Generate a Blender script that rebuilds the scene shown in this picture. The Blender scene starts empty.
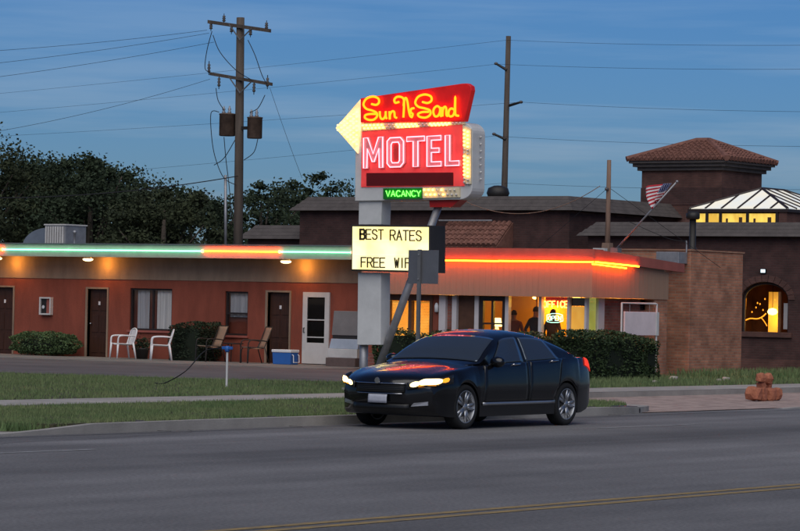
import bpy, bmesh, math, random
import numpy as np
from mathutils import Vector, Matrix
random.seed(7); rng = np.random.default_rng(7)
sc = bpy.context.scene; COL = sc.collection
R = math.radians
# ------------------------------------------------------------------ camera
# site axes: X across the road (road side positive), Y along the road away from the camera
FPX = 3000.0; ROLL = R(1.2); PHI = R(35); EYE = 1.8; PITCH = math.atan((305 - 265.5) / FPX)
fw = np.array([-math.sin(PHI), math.cos(PHI), 0]); rt = np.array([math.cos(PHI), math.sin(PHI), 0]); up = np.array([0, 0, 1.0])
FV = fw * math.cos(PITCH) + up * math.sin(PITCH); UV = up * math.cos(PITCH) - fw * math.sin(PITCH)
CP = np.array([0, 0, EYE])
cam = bpy.data.cameras.new('camera'); camo = bpy.data.objects.new('camera', cam); COL.objects.link(camo)
cam.sensor_width = 36; cam.lens = FPX / 800 * 36; cam.clip_end = 6000; cam.clip_start = 0.5
cr = rt * math.cos(ROLL) + UV * math.sin(ROLL); cu = -rt * math.sin(ROLL) + UV * math.cos(ROLL)
camo.matrix_world = Matrix(((cr[0], cu[0], -FV[0], 0), (cr[1], cu[1], -FV[1], 0), (cr[2], cu[2], -FV[2], EYE), (0, 0, 0, 1)))
sc.camera = camo
def ray(x, y):
    a = (x - 400) / FPX; b = -(y - 265.5) / FPX
    return FV + cr * a + cu * b
def gnd(x, y, z=0): r = ray(x, y); return CP + r * ((z - EYE) / r[2])
def py(x, y, Y): r = ray(x, y); return CP + r * (Y / r[1])
def px(x, y, X): r = ray(x, y); return CP + r * (X / r[0])
# ------------------------------------------------------------------ sky, sun, exposure
SUN_EL = R(8.0)
sundir = np.array([math.sin(R(150)), math.cos(R(150)), 0])          # towards the afterglow, behind the camera
w = bpy.data.worlds.new('World'); sc.world = w; w.use_nodes = True
nt = w.node_tree; nt.nodes.clear()
def wn(t): return nt.nodes.new(t)
sky = wn('ShaderNodeTexSky'); sky.sky_type = 'NISHITA'; sky.sun_disc = False
sky.sun_elevation = SUN_EL; sky.sun_rotation = R(150); sky.altitude = 1000; sky.air_density = 1.0; sky.dust_density = 0.3; sky.ozone_density = 5.6
bg = wn('ShaderNodeBackground'); bg.inputs['Strength'].default_value = 0.05
out = wn('ShaderNodeOutputWorld')
tc = wn('ShaderNodeTexCoord'); mp = wn('ShaderNodeMapping'); mp.inputs['Scale'].default_value = (3.0, 3.0, 42.0)
mp.inputs['Rotation'].default_value = (R(1.5), 0, R(-20))
nz = wn('ShaderNodeTexNoise'); nz.inputs['Scale'].default_value = 1.6; nz.inputs['Detail'].default_value = 5; nz.inputs['Roughness'].default_value = .55
rp = wn('ShaderNodeValToRGB'); rp.color_ramp.elements[0].position = .47; rp.color_ramp.elements[1].position = .63
rp.color_ramp.elements[1].color = (.9, .9, .9, 1)
mx = wn('ShaderNodeMixRGB'); mx.blend_type = 'MIX'
hue = wn('ShaderNodeMixRGB'); hue.blend_type = 'MULTIPLY'; hue.inputs[0].default_value = 1; hue.inputs[2].default_value = (1.04, .915, 1.05, 1)
cl = wn('ShaderNodeMixRGB'); cl.blend_type = 'MULTIPLY'; cl.inputs[0].default_value = 1; cl.inputs[2].default_value = (1.65, 1.22, 1.07, 1)
L = nt.links.new
L(sky.outputs[0], hue.inputs[1]); L(hue.outputs[0], cl.inputs[1]); L(hue.outputs[0], mx.inputs[1]); L(cl.outputs[0], mx.inputs[2])
L(tc.outputs['Generated'], mp.inputs[0]); L(mp.outputs[0], nz.inputs[0]); L(nz.outputs[0], rp.inputs[0]); L(rp.outputs[0], mx.inputs[0])
L(mx.outputs[0], bg.inputs[0]); L(bg.outputs[0], out.inputs[0])
sl = bpy.data.lights.new('sun', 'SUN'); sl.energy = 1.4; sl.angle = R(75); sl.color = (1, .96, .91)
so = bpy.data.objects.new('sun', sl); COL.objects.link(so)
so.rotation_euler = Vector((-sundir[0], -sundir[1], -math.tan(R(52)))).to_track_quat('-Z', 'Y').to_euler()
vs = sc.view_settings; vs.view_transform = 'Standard'; vs.look = 'None'; vs.gamma = 1; vs.use_curve_mapping = False; vs.exposure = 0.7
sc.cycles.use_denoising = True; sc.cycles.max_bounces = 6; sc.cycles.sample_clamp_indirect = 4; sc.cycles.caustics_reflective = False; sc.cycles.caustics_refractive = False
# ------------------------------------------------------------------ materials
M = {}; ES = .62
def mat(name, col, rough=.7, metal=0., spec=.4, var=.18, vscale=3., bump=0., bscale=30., coat=0., emit=None, es=0., col2=None, stretch=None):
    m = bpy.data.materials.new(name); m.use_nodes = True; t = m.node_tree; b = t.nodes['Principled BSDF']
    c4 = (*col, 1)
    b.inputs['Base Color'].default_value = c4; b.inputs['Roughness'].default_value = rough; b.inputs['Metallic'].default_value = metal
    b.inputs['Specular IOR Level'].default_value = spec; b.inputs['Coat Weight'].default_value = coat
    if emit: b.inputs['Emission Color'].default_value = (*emit, 1); b.inputs['Emission Strength'].default_value = es
    g = t.nodes.new('ShaderNodeNewGeometry'); v = g.outputs['Position']
    if stretch:
        mm = t.nodes.new('ShaderNodeMapping'); mm.inputs['Scale'].default_value = stretch; t.links.new(v, mm.inputs[0]); v = mm.outputs[0]
    if var:
        n = t.nodes.new('ShaderNodeTexNoise'); n.inputs['Scale'].default_value = vscale; n.inputs['Detail'].default_value = 6; n.inputs['Roughness'].default_value = .65
        t.links.new(v, n.inputs[0])
        r = t.nodes.new('ShaderNodeValToRGB'); e = r.color_ramp.elements; e[0].position = .3; e[1].position = .7
        d = col2 if col2 else tuple(max(0, x * (1 + var)) for x in col)
        a = col if col2 else tuple(x * (1 - var) for x in col)
        e[0].color = (*a, 1); e[1].color = (*d, 1)
        t.links.new(n.outputs[0], r.inputs[0]); t.links.new(r.outputs[0], b.inputs['Base Color'])
    if bump:
        n2 = t.nodes.new('ShaderNodeTexNoise'); n2.inputs['Scale'].default_value = bscale; n2.inputs['Detail'].default_value = 4
        t.links.new(g.outputs['Position'], n2.inputs[0])
        bp = t.nodes.new('ShaderNodeBump'); bp.inputs['Strength'].default_value = bump; bp.inputs['Distance'].default_value = .02
        t.links.new(n2.outputs[0], bp.inputs['Height']); t.links.new(bp.outputs[0], b.inputs['Normal'])
    M[name] = m; return m
def brickmat(name, c1, c2, mortar, bw=.21, bh=.075):
    m = bpy.data.materials.new(name); m.use_nodes = True; t = m.node_tree; b = t.nodes['Principled BSDF']; b.inputs['Roughness'].default_value = .9
    g = t.nodes.new('ShaderNodeNewGeometry'); s = t.nodes.new('ShaderNodeSeparateXYZ'); t.links.new(g.outputs['Position'], s.inputs[0])
    a = t.nodes.new('ShaderNodeMath'); a.operation = 'ADD'; t.links.new(s.outputs[0], a.inputs[0]); t.links.new(s.outputs[1], a.inputs[1])
    c = t.nodes.new('ShaderNodeCombineXYZ'); t.links.new(a.outputs[0], c.inputs[0]); t.links.new(s.outputs[2], c.inputs[1])
    k = t.nodes.new('ShaderNodeTexBrick'); k.inputs['Scale'].default_value = 1; k.inputs['Brick Width'].default_value = bw; k.inputs['Row Height'].default_value = bh
    k.inputs['Mortar Size'].default_value = .011; k.inputs['Bias'].default_value = -.1
    k.inputs['Color1'].default_value = (*c1, 1); k.inputs['Color2'].default_value = (*c2, 1); k.inputs['Mortar'].default_value = (*mortar, 1)
    t.links.new(c.outputs[0], k.inputs[0])
    n = t.nodes.new('ShaderNodeTexNoise'); n.inputs['Scale'].default_value = 2.2; n.inputs['Detail'].default_value = 6; t.links.new(g.outputs['Position'], n.inputs[0])
    r = t.nodes.new('ShaderNodeValToRGB'); r.color_ramp.elements[0].color = (.62, .62, .62, 1); r.color_ramp.elements[1].color = (1.2, 1.2, 1.2, 1)
    r.color_ramp.elements[0].position = .3; r.color_ramp.elements[1].position = .7
    t.links.new(n.outputs[0], r.inputs[0])
    x = t.nodes.new('ShaderNodeMixRGB'); x.blend_type = 'MULTIPLY'; x.inputs[0].default_value = 1; t.links.new(k.outputs[0], x.inputs[1]); t.links.new(r.outputs[0], x.inputs[2])
    t.links.new(x.outputs[0], b.inputs['Base Color'])
    bp = t.nodes.new('ShaderNodeBump'); bp.inputs['Strength'].default_value = .6; bp.inputs['Distance'].default_value = .012; bp.invert = True
    t.links.new(k.outputs['Fac'], bp.inputs['Height']); t.links.new(bp.outputs[0], b.inputs['Normal'])
    M[name] = m; return m
def emis(name, col, s):
    m = bpy.data.materials.new(name); m.use_nodes = True; t = m.node_tree; t.nodes.clear()
    e = t.nodes.new('ShaderNodeEmission'); e.inputs[0].default_value = (*col, 1); e.inputs[1].default_value = s * ES
    o = t.nodes.new('ShaderNodeOutputMaterial'); t.links.new(e.outputs[0], o.inputs[0]); M[name] = m; return m
def glowmat(name, c1, c2, s, scale=4., stretch=(1, 1, 1)):
    m = bpy.data.materials.new(name); m.use_nodes = True; t = m.node_tree; b = t.nodes['Principled BSDF']
    b.inputs['Base Color'].default_value = (*c2, 1); b.inputs['Roughness'].default_value = .4; b.inputs['Emission Strength'].default_value = s * ES
    g = t.nodes.new('ShaderNodeNewGeometry'); mm = t.nodes.new('ShaderNodeMapping'); mm.inputs['Scale'].default_value = stretch
    n = t.nodes.new('ShaderNodeTexNoise'); n.inputs['Scale'].default_value = scale; n.inputs['Detail'].default_value = 2
    r = t.nodes.new('ShaderNodeValToRGB'); r.color_ramp.elements[0].position = .35; r.color_ramp.elements[1].position = .65
    r.color_ramp.elements[0].color = (*c1, 1); r.color_ramp.elements[1].color = (*c2, 1)
    t.links.new(g.outputs['Position'], mm.inputs[0]); t.links.new(mm.outputs[0], n.inputs[0]); t.links.new(n.outputs[0], r.inputs[0]); t.links.new(r.outputs[0], b.inputs['Emission Color'])
    M[name] = m; return m
def glass(name, tint=(1, 1, 1), refl=.12, rough=.02):
    m = bpy.data.materials.new(name); m.use_nodes = True; t = m.node_tree; t.nodes.clear()
    tr = t.nodes.new('ShaderNodeBsdfTransparent'); tr.inputs[0].default_value = (*tint, 1)
    gl = t.nodes.new('ShaderNodeBsdfGlossy'); gl.inputs['Roughness'].default_value = rough
    lw = t.nodes.new('ShaderNodeLayerWeight'); lw.inputs[0].default_value = .5
    pw_ = t.nodes.new('ShaderNodeMath'); pw_.operation = 'POWER'; pw_.inputs[1].default_value = 4; fr = t.nodes.new('ShaderNodeMath'); fr.operation = 'MULTIPLY'; fr.inputs[1].default_value = .5
    t.links.new(lw.outputs['Facing'], pw_.inputs[0]); t.links.new(pw_.outputs[0], fr.inputs[0])
    ad = t.nodes.new('ShaderNodeMath'); ad.operation = 'ADD'; ad.inputs[1].default_value = refl; ad.use_clamp = True
    mi = t.nodes.new('ShaderNodeMixShader'); o = t.nodes.new('ShaderNodeOutputMaterial')
    t.links.new(fr.outputs[0], ad.inputs[0]); t.links.new(ad.outputs[0], mi.inputs[0]); t.links.new(tr.outputs[0], mi.inputs[1]); t.links.new(gl.outputs[0], mi.inputs[2]); t.links.new(mi.outputs[0], o.inputs[0])
    M[name] = m; return m
mat('dirt', (.10, .09, .075), .95, var=.3, vscale=.3)
def asphaltmat(name, col):
    m = mat(name, col, .93, var=.13, vscale=.5, bump=.4, bscale=70); t = m.node_tree; b = t.nodes['Principled BSDF']; g = t.nodes.new('ShaderNodeNewGeometry')
    src = b.inputs['Base Color'].links[0].from_socket
    for (st, sc_, lo, hi, p0, p1) in (((.9, .012, 1), 1.0, .74, 1.18, .35, .65), ((1, 1, 1), 26., .72, 1.30, .3, .7), ((.5, .18, 1), .7, .78, 1.12, .38, .62)):
        mp_ = t.nodes.new('ShaderNodeMapping'); mp_.inputs['Scale'].default_value = st; n = t.nodes.new('ShaderNodeTexNoise'); n.inputs['Scale'].default_value = sc_; n.inputs['Detail'].default_value = 3
        r = t.nodes.new('ShaderNodeValToRGB'); r.color_ramp.elements[0].position = p0; r.color_ramp.elements[1].position = p1; r.color_ramp.elements[0].color = (lo,) * 3 + (1,); r.color_ramp.elements[1].color = (hi,) * 3 + (1,)
        x = t.nodes.new('ShaderNodeMixRGB'); x.blend_type = 'MULTIPLY'; x.inputs[0].default_value = 1
        t.links.new(g.outputs['Position'], mp_.inputs[0]); t.links.new(mp_.outputs[0], n.inputs[0]); t.links.new(n.outputs[0], r.inputs[0]); t.links.new(src, x.inputs[1]); t.links.new(r.outputs[0], x.inputs[2]); src = x.outputs[0]
    t.links.new(src, b.inputs['Base Color'])
asphaltmat('asphalt', (.150, .146, .148))
mat('tar', (.085, .083, .083), .7, var=.2)
mat('lot_asphalt', (.115, .10, .095), .92, var=.3, vscale=.5, bump=.35, bscale=50)
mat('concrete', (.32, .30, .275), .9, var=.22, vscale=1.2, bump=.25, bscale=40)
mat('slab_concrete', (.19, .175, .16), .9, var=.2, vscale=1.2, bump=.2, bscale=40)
mat('red_gravel', (.36, .27, .235), .95, var=.45, vscale=2.5, bump=.8, bscale=45)
mat('soil', (.06, .055, .03), .95, var=.4, vscale=2)
mat('yellow_paint', (.16, .13, .09), .85, vscale=5, col2=(.36, .24, .07))
mat('white_paint', (.14, .14, .14), .85, vscale=5, col2=(.40, .40, .40))
mat('grass', (.08, .145, .05), .9, var=.5, vscale=1.1, col2=(.20, .23, .10))
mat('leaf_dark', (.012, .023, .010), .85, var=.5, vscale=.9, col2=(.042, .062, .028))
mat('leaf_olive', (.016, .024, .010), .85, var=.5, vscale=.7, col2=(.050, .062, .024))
mat('leaf_mid', (.022, .042, .014), .75, var=.5, vscale=1.5, col2=(.042, .072, .022))
mat('leaf_light', (.035, .065, .02), .7, var=.5, vscale=1.5, col2=(.09, .14, .05))
mat('hedge_core', (.008, .014, .006), .95, var=0)
mat('bark', (.07, .055, .042), .9, var=.3, vscale=6, bump=.5, bscale=20)
mat('red_wall', (.255, .064, .037), .85, var=.22, vscale=1.3, bump=.25, bscale=25, stretch=(1.6, 1.6, .5))
mat('tan_wall', (.30, .215, .15), .85, var=.2, vscale=1.6, stretch=(1.6, 1.6, .5), bump=.15, bscale=25)
mat('fascia_cream', (.42, .36, .30), .6, var=.12, vscale=2)
mat('red_trim', (.34, .10, .075), .6, var=.18, vscale=2)
mat('roof_grey', (.16, .15, .14), .9, var=.2, vscale=2, bump=.3)
mat('tan_siding', (.34, .215, .145), .7, var=.08, vscale=2.5, stretch=(6, 6, .3))
mat('door_brown', (.05, .020, .011), .5, var=.35, vscale=4, stretch=(5, 5, .4))
mat('white_door', (.62, .60, .57), .5, var=.08, vscale=3)
mat('white_frame', (.62, .57, .56), .5, var=.08, vscale=3)
mat('dark_frame', (.03, .02, .018), .5, var=.1)
mat('brown_wood', (.10, .045, .025), .6, var=.3, vscale=3)
mat('post_wood', (.085, .066, .052), .85, var=.3, vscale=2, stretch=(4, 4, .4))
mat('mast_wood', (.22, .14, .10), .8, var=.25, vscale=3, stretch=(4, 4, .4))
mat('curtain', (.55, .55, .57), .9, var=.25, vscale=2, stretch=(9, 9, .2))
mat('curtain_light', (.85, .83, .80), .9, var=.2, vscale=2, stretch=(9, 9, .2))
mat('room_dark', (.02, .018, .018), .9, var=0)
mat('white_plastic', (.72, .72, .72), .4, var=.05)
mat('tan_sling', (.30, .20, .13), .85, var=.1)
mat('dark_metal', (.03, .028, .026), .5, metal=.3, var=.1)
mat('grey_metal', (.20, .20, .20), .5, metal=.5, var=.15)
mat('galv', (.34, .34, .35), .5, metal=.55, var=.18, vscale=5)
mat('sign_back', (.20, .20, .21), .45, metal=.6, var=.12)
mat('rust_metal', (.13, .085, .06), .7, metal=.2, var=.4, vscale=5)
mat('porcelain', (.10, .09, .085), .3, var=.1)
mat('wire', (.012, .012, .014), .7, var=0)
mat('blue_plastic', (.03, .13, .42), .4, var=.06)
mat('grey_panel', (.19, .175, .17), .7, var=.15, vscale=2)
mat('pale_blue', (.35, .40, .47), .6, var=.12)
mat('old_white', (.58, .56, .53), .6, var=.12, vscale=3)
mat('brown_box', (.13, .09, .08), .85, var=.25)
mat('sign_white', (.62, .62, .60), .45, var=.1, vscale=2.5)
mat('sign_red', (.42, .015, .012), .35, var=.12, vscale=3)
mat('sign_pink', (.58, .05, .045), .4, var=.1, vscale=3)
mat('sign_darkred', (.13, .006, .006), .4, var=.1)
mat('sign_dark', (.03, .026, .024), .5, var=.1)
mat('letter_pink', (.50, .26, .27), .4, var=.06)
mat('bulb_channel', (.75, .66, .45), .5, var=.08)
mat('green_box', (.01, .16, .015), .4, var=.1)
mat('letter_black', (.045, .035, .012), .5, var=0)
mat('shingle_red', (.19, .085, .062), .85, var=.35, vscale=4)
mat('mansard', (.085, .072, .067), .8, var=.25, vscale=3, bump=.4)
mat('stone_red', (.30, .10, .06), .9, vscale=6, bump=.8, bscale=30, col2=(.46, .17, .09))
mat('stone_pale', (.40, .36, .32), .9, var=.2, vscale=7)
mat('duct', (.24, .27, .31), .45, metal=.5, var=.12)
mat('carpaint', (.005, .005, .006), .25, spec=.3, coat=.6, var=0)
mat('car_glass', (.075, .095, .12), .05, metal=.55, spec=.6, var=0)
mat('tyre', (.012, .012, .012), .85, var=0)
mat('alloy', (.42, .43, .45), .3, metal=.8, var=.05)
mat('lamp_housing', (.05, .05, .055), .15, metal=.6, var=0)
mat('chrome', (.6, .6, .62), .15, metal=1, var=0)
mat('grille_black', (.006, .006, .006), .4, var=0)
mat('plate', (.38, .39, .44), .5, var=.12, vscale=14)
mat('skin', (.28, .14, .09), .6, var=0)
mat('shirt_dark', (.02, .018, .03), .9, var=0)
mat('shirt_red', (.16, .05, .035), .9, var=0)
mat('shirt_brown', (.10, .06, .04), .9, var=0)
mat('trousers', (.02, .022, .03), .9, var=0)
mat('hair', (.012, .009, .007), .8, var=0)
mat('room_yellow', (.60, .34, .05), .85, var=.12, vscale=1.0)
mat('room_floor', (.16, .10, .06), .7, var=.2)
mat('board_white', (.80, .68, .68), .6, var=.08)
mat('blind', (.60, .50, .30), .7, var=.1)
mat('green_curtain', (.36, .40, .10), .8, var=.12)
mat('amber_wall', (.16, .06, .02), .8, var=.6, vscale=1.6); 
brickmat('brick_pier', (.52, .22, .125), (.36, .14, .08), (.37, .225, .15))
brickmat('brick_office', (.30, .105, .075), (.22, .07, .05), (.24, .14, .11))
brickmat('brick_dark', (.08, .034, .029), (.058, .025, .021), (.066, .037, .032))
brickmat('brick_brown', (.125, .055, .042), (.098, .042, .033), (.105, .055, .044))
emis('neon_orange', (1.0, .115, .004), 42.0)
emis('neon_green', (.16, 1.0, .56), 7.0)
emis('neon_yellow', (1.0, .098, .003), 8.0)
emis('neon_pink', (1.0, .20, .24), 5.0)
emis('neon_vac', (.10, 1.0, .06), 6)
emis('neon_office', (1.0, .34, .04), 14)
emis('neon_open', (.45, 1.0, .70), 3.0)
emis('bulb_on', (1.0, .50, .10), 7.0)
emis('lamp_lens', (1.0, .72, .36), 3.6)
emis('room_lamp', (1.0, .58, .14), 8.0)
emis('table_lamp', (1.0, .72, .25), 4.0)
emis('globe', (1.0, .62, .14), 7.0)
emis('amber_tube', (1.0, .30, .02), 2.2)
emis('blue_light', (.7, .9, 1.0), 1.8)
emis('headlight', (1.0, .72, .30), 4.5)
emis('amber_lamp', (1.0, .36, .03), 1.6)
emis('tail_lamp', (1.0, .06, .04), 1.0)
emis('neon_spot', (1.0, .35, .12), 6.0)
glowmat('reader_face', (.95, .74, .22), (1.0, .88, .48), 1.12, 2.2)
glowmat('arrow_face', (1.0, .50, .14), (1.0, .82, .45), .75, 9.0)
glowmat('sign_red_glow', (.36, .003, .003), (.60, .010, .008), .30, 5.0)  # painted metal; the neon light falling on it is put in as emission
glowmat('sign_pink_glow', (.55, .03, .03), (.85, .07, .065), .36, 5.0)  # painted metal too, with the tubes' glow added to its colour
glowmat('pane_glow', (.60, .68, .76), (.82, .76, .60), .52, 1.5)  # sky reflection and inside light put into the panes as mottled emission
glowmat('yellow_pane', (.62, .30, .02), (1.0, .70, .12), .72, 3.5, (1, 1, .4))
glowmat('blind_glow', (.80, .34, .03), (1.0, .55, .09), .55, 2.5)  # room light on the blinds put in as their own emission
glowmat('green_glow', (.40, .42, .06), (.55, .58, .12), .42, 3.)  # curtain made to glow in place of light from inside
glass('window_glass', (.92, .92, .92), .06); glass('room_glass', (.97, .96, .94), .035); glass('dark_glass', (.5, .5, .5), .05)
# ------------------------------------------------------------------ mesh helpers
ORG = {}
class MB:
    def __init__(s): s.v = []; s.f = []; s.m = []
    def add(s, vs, fs, mi=0):
        n = len(s.v); s.v += [tuple(map(float, p)) for p in vs]; s.f += [tuple(n + i for i in f) for f in fs]; s.m += [mi] * len(fs); return s
    def box(s, a, b, mi=0):
        (x0, y0, z0), (x1, y1, z1) = [tuple(min(p, q) for p, q in zip(a, b)), tuple(max(p, q) for p, q in zip(a, b))]
        return s.add([(x0, y0, z0), (x1, y0, z0), (x1, y1, z0), (x0, y1, z0), (x0, y0, z1), (x1, y0, z1), (x1, y1, z1), (x0, y1, z1)],
                     [(3, 2, 1, 0), (4, 5, 6, 7), (0, 1, 5, 4), (1, 2, 6, 5), (2, 3, 7, 6), (3, 0, 4, 7)], mi)
    def prism(s, pts, ext, mi=0):
        pts = [np.array(p, float) for p in pts]; e = np.array(ext, float); n = len(pts)
        nrm = sum((np.cross(pts[i] - pts[0], pts[(i + 1) % n] - pts[0]) for i in range(1, n - 1)), np.zeros(3))
        if np.dot(nrm, e) > 0: pts = pts[::-1]
        return s.add(pts + [p + e for p in pts], [tuple(range(n)), tuple(range(2 * n - 1, n - 1, -1))] + [(i, i + n, (i + 1) % n + n, (i + 1) % n) for i in range(n)], mi)
    def tube(s, pts, r, n=8, caps=True, closed=False, mi=0):
        P = [Vector(p) for p in pts]; k = len(P); rr = r if isinstance(r, (list, tuple)) else [r] * k
        vs = []; prev = None
        for i in range(k):
            if closed: t = P[(i + 1) % k] - P[i - 1]
            else: t = P[min(i + 1, k - 1)] - P[max(i - 1, 0)]
            t.normalize()
            if prev is None:
                a = Vector((0, 0, 1)) if abs(t.z) < .9 else Vector((1, 0, 0)); u = t.cross(a).normalized()
            else: u = (prev - t * prev.dot(t)).normalized()
            prev = u; v = t.cross(u)
            for j in range(n):
                a = 2 * math.pi * j / n; vs.append(P[i] + (u * math.cos(a) + v * math.sin(a)) * rr[i])
        fs = []
        for i in range(k if closed else k - 1):
            i2 = (i + 1) % k
            for j in range(n): fs.append((i * n + j, i * n + (j + 1) % n, i2 * n + (j + 1) % n, i2 * n + j))
        if caps and not closed: fs += [tuple(range(n - 1, -1, -1)), tuple((k - 1) * n + j for j in range(n))]
        return s.add(vs, fs, mi)
    def lathe(s, prof, c, axis='z', n=16, mi=0):
        vs = []; fs = []
        for (r, h) in prof:
            for j in range(n):
                a = 2 * math.pi * j / n; p = (r * math.cos(a), r * math.sin(a), h)
                if axis == 'x': p = (p[2], p[0], p[1])
                if axis == 'y': p = (p[1], p[2], p[0])
                vs.append((c[0] + p[0], c[1] + p[1], c[2] + p[2]))
        for i in range(len(prof) - 1):
            for j in range(n): fs.append((i * n + j, i * n + (j + 1) % n, (i + 1) * n + (j + 1) % n, (i + 1) * n + j))
        fs += [tuple(range(n - 1, -1, -1)), tuple((len(prof) - 1) * n + j for j in range(n))]
        return s.add(vs, fs, mi)
    def grid(s, fn, nu, nv, mi=0, flip=False):
        vs = [fn(i / nu, j / nv) for i in range(nu + 1) for j in range(nv + 1)]; fs = []
        for i in range(nu):
            for j in range(nv):
                q = (i * (nv + 1) + j, (i + 1) * (nv + 1) + j, (i + 1) * (nv + 1) + j + 1, i * (nv + 1) + j + 1); fs.append(q[::-1] if flip else q)
        return s.add(vs, fs, mi)
    def blob(s, c, r, n=10, rough=.12, mi=0):
        bm = bmesh.new(); bmesh.ops.create_icosphere(bm, subdivisions=2, radius=1)
        vs = []
        for v in bm.verts:
            k = 1 + rough * (random.random() - .5) * 2
            if rough > .12: v.co = Vector([math.copysign(abs(q) ** .62, q) for q in v.co])
            vs.append((c[0] + v.co.x * r[0] * k, c[1] + v.co.y * r[1] * k, c[2] + v.co.z * r[2] * k))
        fs = [tuple(v.index for v in f.verts) for f in bm.faces]; bm.free(); return s.add(vs, fs, mi)
    def build(s, name, mats, parent=None, smooth=False, origin=None, bevel=0):
        if origin is None:
            if parent is not None: origin = ORG[parent.name]
            else:
                a = np.array(s.v); lo = a.min(0); hi = a.max(0); origin = ((lo[0] + hi[0]) / 2, (lo[1] + hi[1]) / 2, lo[2])
        o3 = np.array(origin); me = bpy.data.meshes.new(name)
        me.from_pydata([tuple(np.array(p) - o3) for p in s.v] if len(s.v) < 4000 else (np.array(s.v) - o3).tolist(), [], s.f)
        mats = mats if isinstance(mats, (list, tuple)) else [mats]
        for m in mats: me.materials.append(M[m])
        if len(mats) > 1: me.polygons.foreach_set('material_index', s.m)
        if smooth: me.polygons.foreach_set('use_smooth', [True] * len(me.polygons))
        me.update(); o = bpy.data.objects.new(name, me); COL.objects.link(o)
        if bevel:
            b = o.modifiers.new('bevel', 'BEVEL'); b.width = bevel; b.segments = 2; b.limit_method = 'ANGLE'
        if parent is not None: o.parent = parent; ORG[o.name] = origin
        else: o.location = origin; ORG[o.name] = origin
        return o
def thing(name, loc, label, cat, group=None):
    o = bpy.data.objects.new(name, None); COL.objects.link(o); o.location = loc; o.empty_display_size = .2
    ORG[o.name] = tuple(loc); o['label'] = label; o['category'] = cat
    if group: o['group'] = group
    return o
def tag(o, label, cat, group=None):
    o['label'] = label; o['category'] = cat
    if group: o['group'] = group
    return o
def struct(o): o['kind'] = 'structure'; return o
def copy_tree(root, loc, rz=0, label=None, scale=1):
    r = root.copy(); COL.objects.link(r); r.location = loc; r.rotation_euler = (0, 0, rz); r.scale = (scale,) * 3
    if label: r['label'] = label
    for ch in [c for c in bpy.data.objects if c.parent == root]:
        c = ch.copy(); COL.objects.link(c); c.parent = r
        for g in [q for q in bpy.data.objects if q.parent == ch]:
            d = g.copy(); COL.objects.link(d); d.parent = c
    return r
def sheet(name, poly, z, m, thick=None):
    b = MB()
    if thick: b.prism([(x, y, z) for x, y in poly], (0, 0, -thick)); o = b.build(name, m, origin=(0, 0, 0))
    else:
        b.add([(x, y, z) for x, y in poly], [tuple(range(len(poly)))]); o = b.build(name, m, origin=(0, 0, 0))
        if o.data.polygons[0].normal.z < 0: o.data.flip_normals()
    return struct(o)
def crom(pts, k=6, closed=False):
    P = [np.array(p, float) for p in pts]; n = len(P); o = []
    rngi = range(n) if closed else range(n - 1)
    for i in rngi:
        g = (lambda j: P[j % n]) if closed else (lambda j: P[min(max(j, 0), n - 1)])
        a, b, c, d = g(i - 1), g(i), g(i + 1), g(i + 2)
        for q in range(k):
            t = q / k; o.append(.5 * ((2 * b) + (-a + c) * t + (2 * a - 5 * b + 4 * c - d) * t * t + (-a + 3 * b - 3 * c + d) * t ** 3))
    if not closed: o.append(P[-1])
    return o
# ------------------------------------------------------------------ ground, road, kerb, verge
KX = -26.55
sheet('ground', [(-3000, -3000), (3000, -3000), (3000, 3000), (-3000, 3000)], -.03, 'dirt')
sheet('road', [(KX, -300), (-2.5, -300), (-2.5, 500), (KX, 500)], 0, 'asphalt')
for i, xx in enumerate((-14.62, -14.36)):
    sheet('lane_marking', [(xx - .065, -300), (xx + .065, -300), (xx + .065, 500), (xx - .065, 500)], .004, 'yellow_paint')
for y0, y1 in ((20, 27.3), (38.9, 41.9)):
    sheet('lane_marking', [(-23.55, y0), (-23.45, y0), (-23.45, y1), (-23.55, y1)], .004, 'white_paint')
# kerb: profile swept along its path, dropped at the driveway, curved away at its far end
def kerb(path, name, side=-1, w=.17):
    b = MB(); n = len(path); vs = []
    for i, (x, y, h) in enumerate(path):
        a = np.array(path[max(i - 1, 0)][:2]); c = np.array(path[min(i + 1, n - 1)][:2]); t = (c - a) / np.linalg.norm(c - a); nn = np.array([-t[1], t[0]]) * -side * -1
        for (o, z) in ((0.45, .003), (0.0, .006), (-.03, h * .8 + .004), (-.06, h + .004), (-w - .03, h + .004), (-w - .031, -.02)):
            p = np.array([x, y]) - nn * o; vs.append((p[0], p[1], z))
    fs = [(i * 6 + j, i * 6 + j + 1, (i + 1) * 6 + j + 1, (i + 1) * 6 + j) for i in range(n - 1) for j in range(5)]
    b.add(vs, fs); o = b.build(name, 'concrete', origin=(0, 0, 0)); 
    bm = bmesh.new(); bm.from_mesh(o.data); bmesh.ops.recalc_face_normals(bm, faces=bm.faces); bm.to_mesh(o.data); bm.free()
    return struct(o)
kp = [(KX, y, 0.0) for y in (-60, 0, 20, 27.5)] + [(KX, 28.6, .015), (KX, 29.6, .06), (KX, 30.6, .12)] + [(KX, y, .13) for y in (33, 36, 39, 42, 44)]
for i in range(1, 10):
    a = R(10 * i); kp.append((KX - 2.6 * (1 - math.cos(a)), 44 + 2.6 * math.sin(a) * 1.35, .13 * (1 - i / 14)))
kerb(kp, 'kerb')
kerb([(KX + .02, 50.2, .0), (KX, 51, .02), (KX, 56, .02), (KX, 75, .02), (KX, 120, .06), (KX, 300, .1)], 'kerb')
kerb([(-2.5, 300, .13), (-2.5, 100, .13), (-2.5, -60, .13)], 'kerb')
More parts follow.
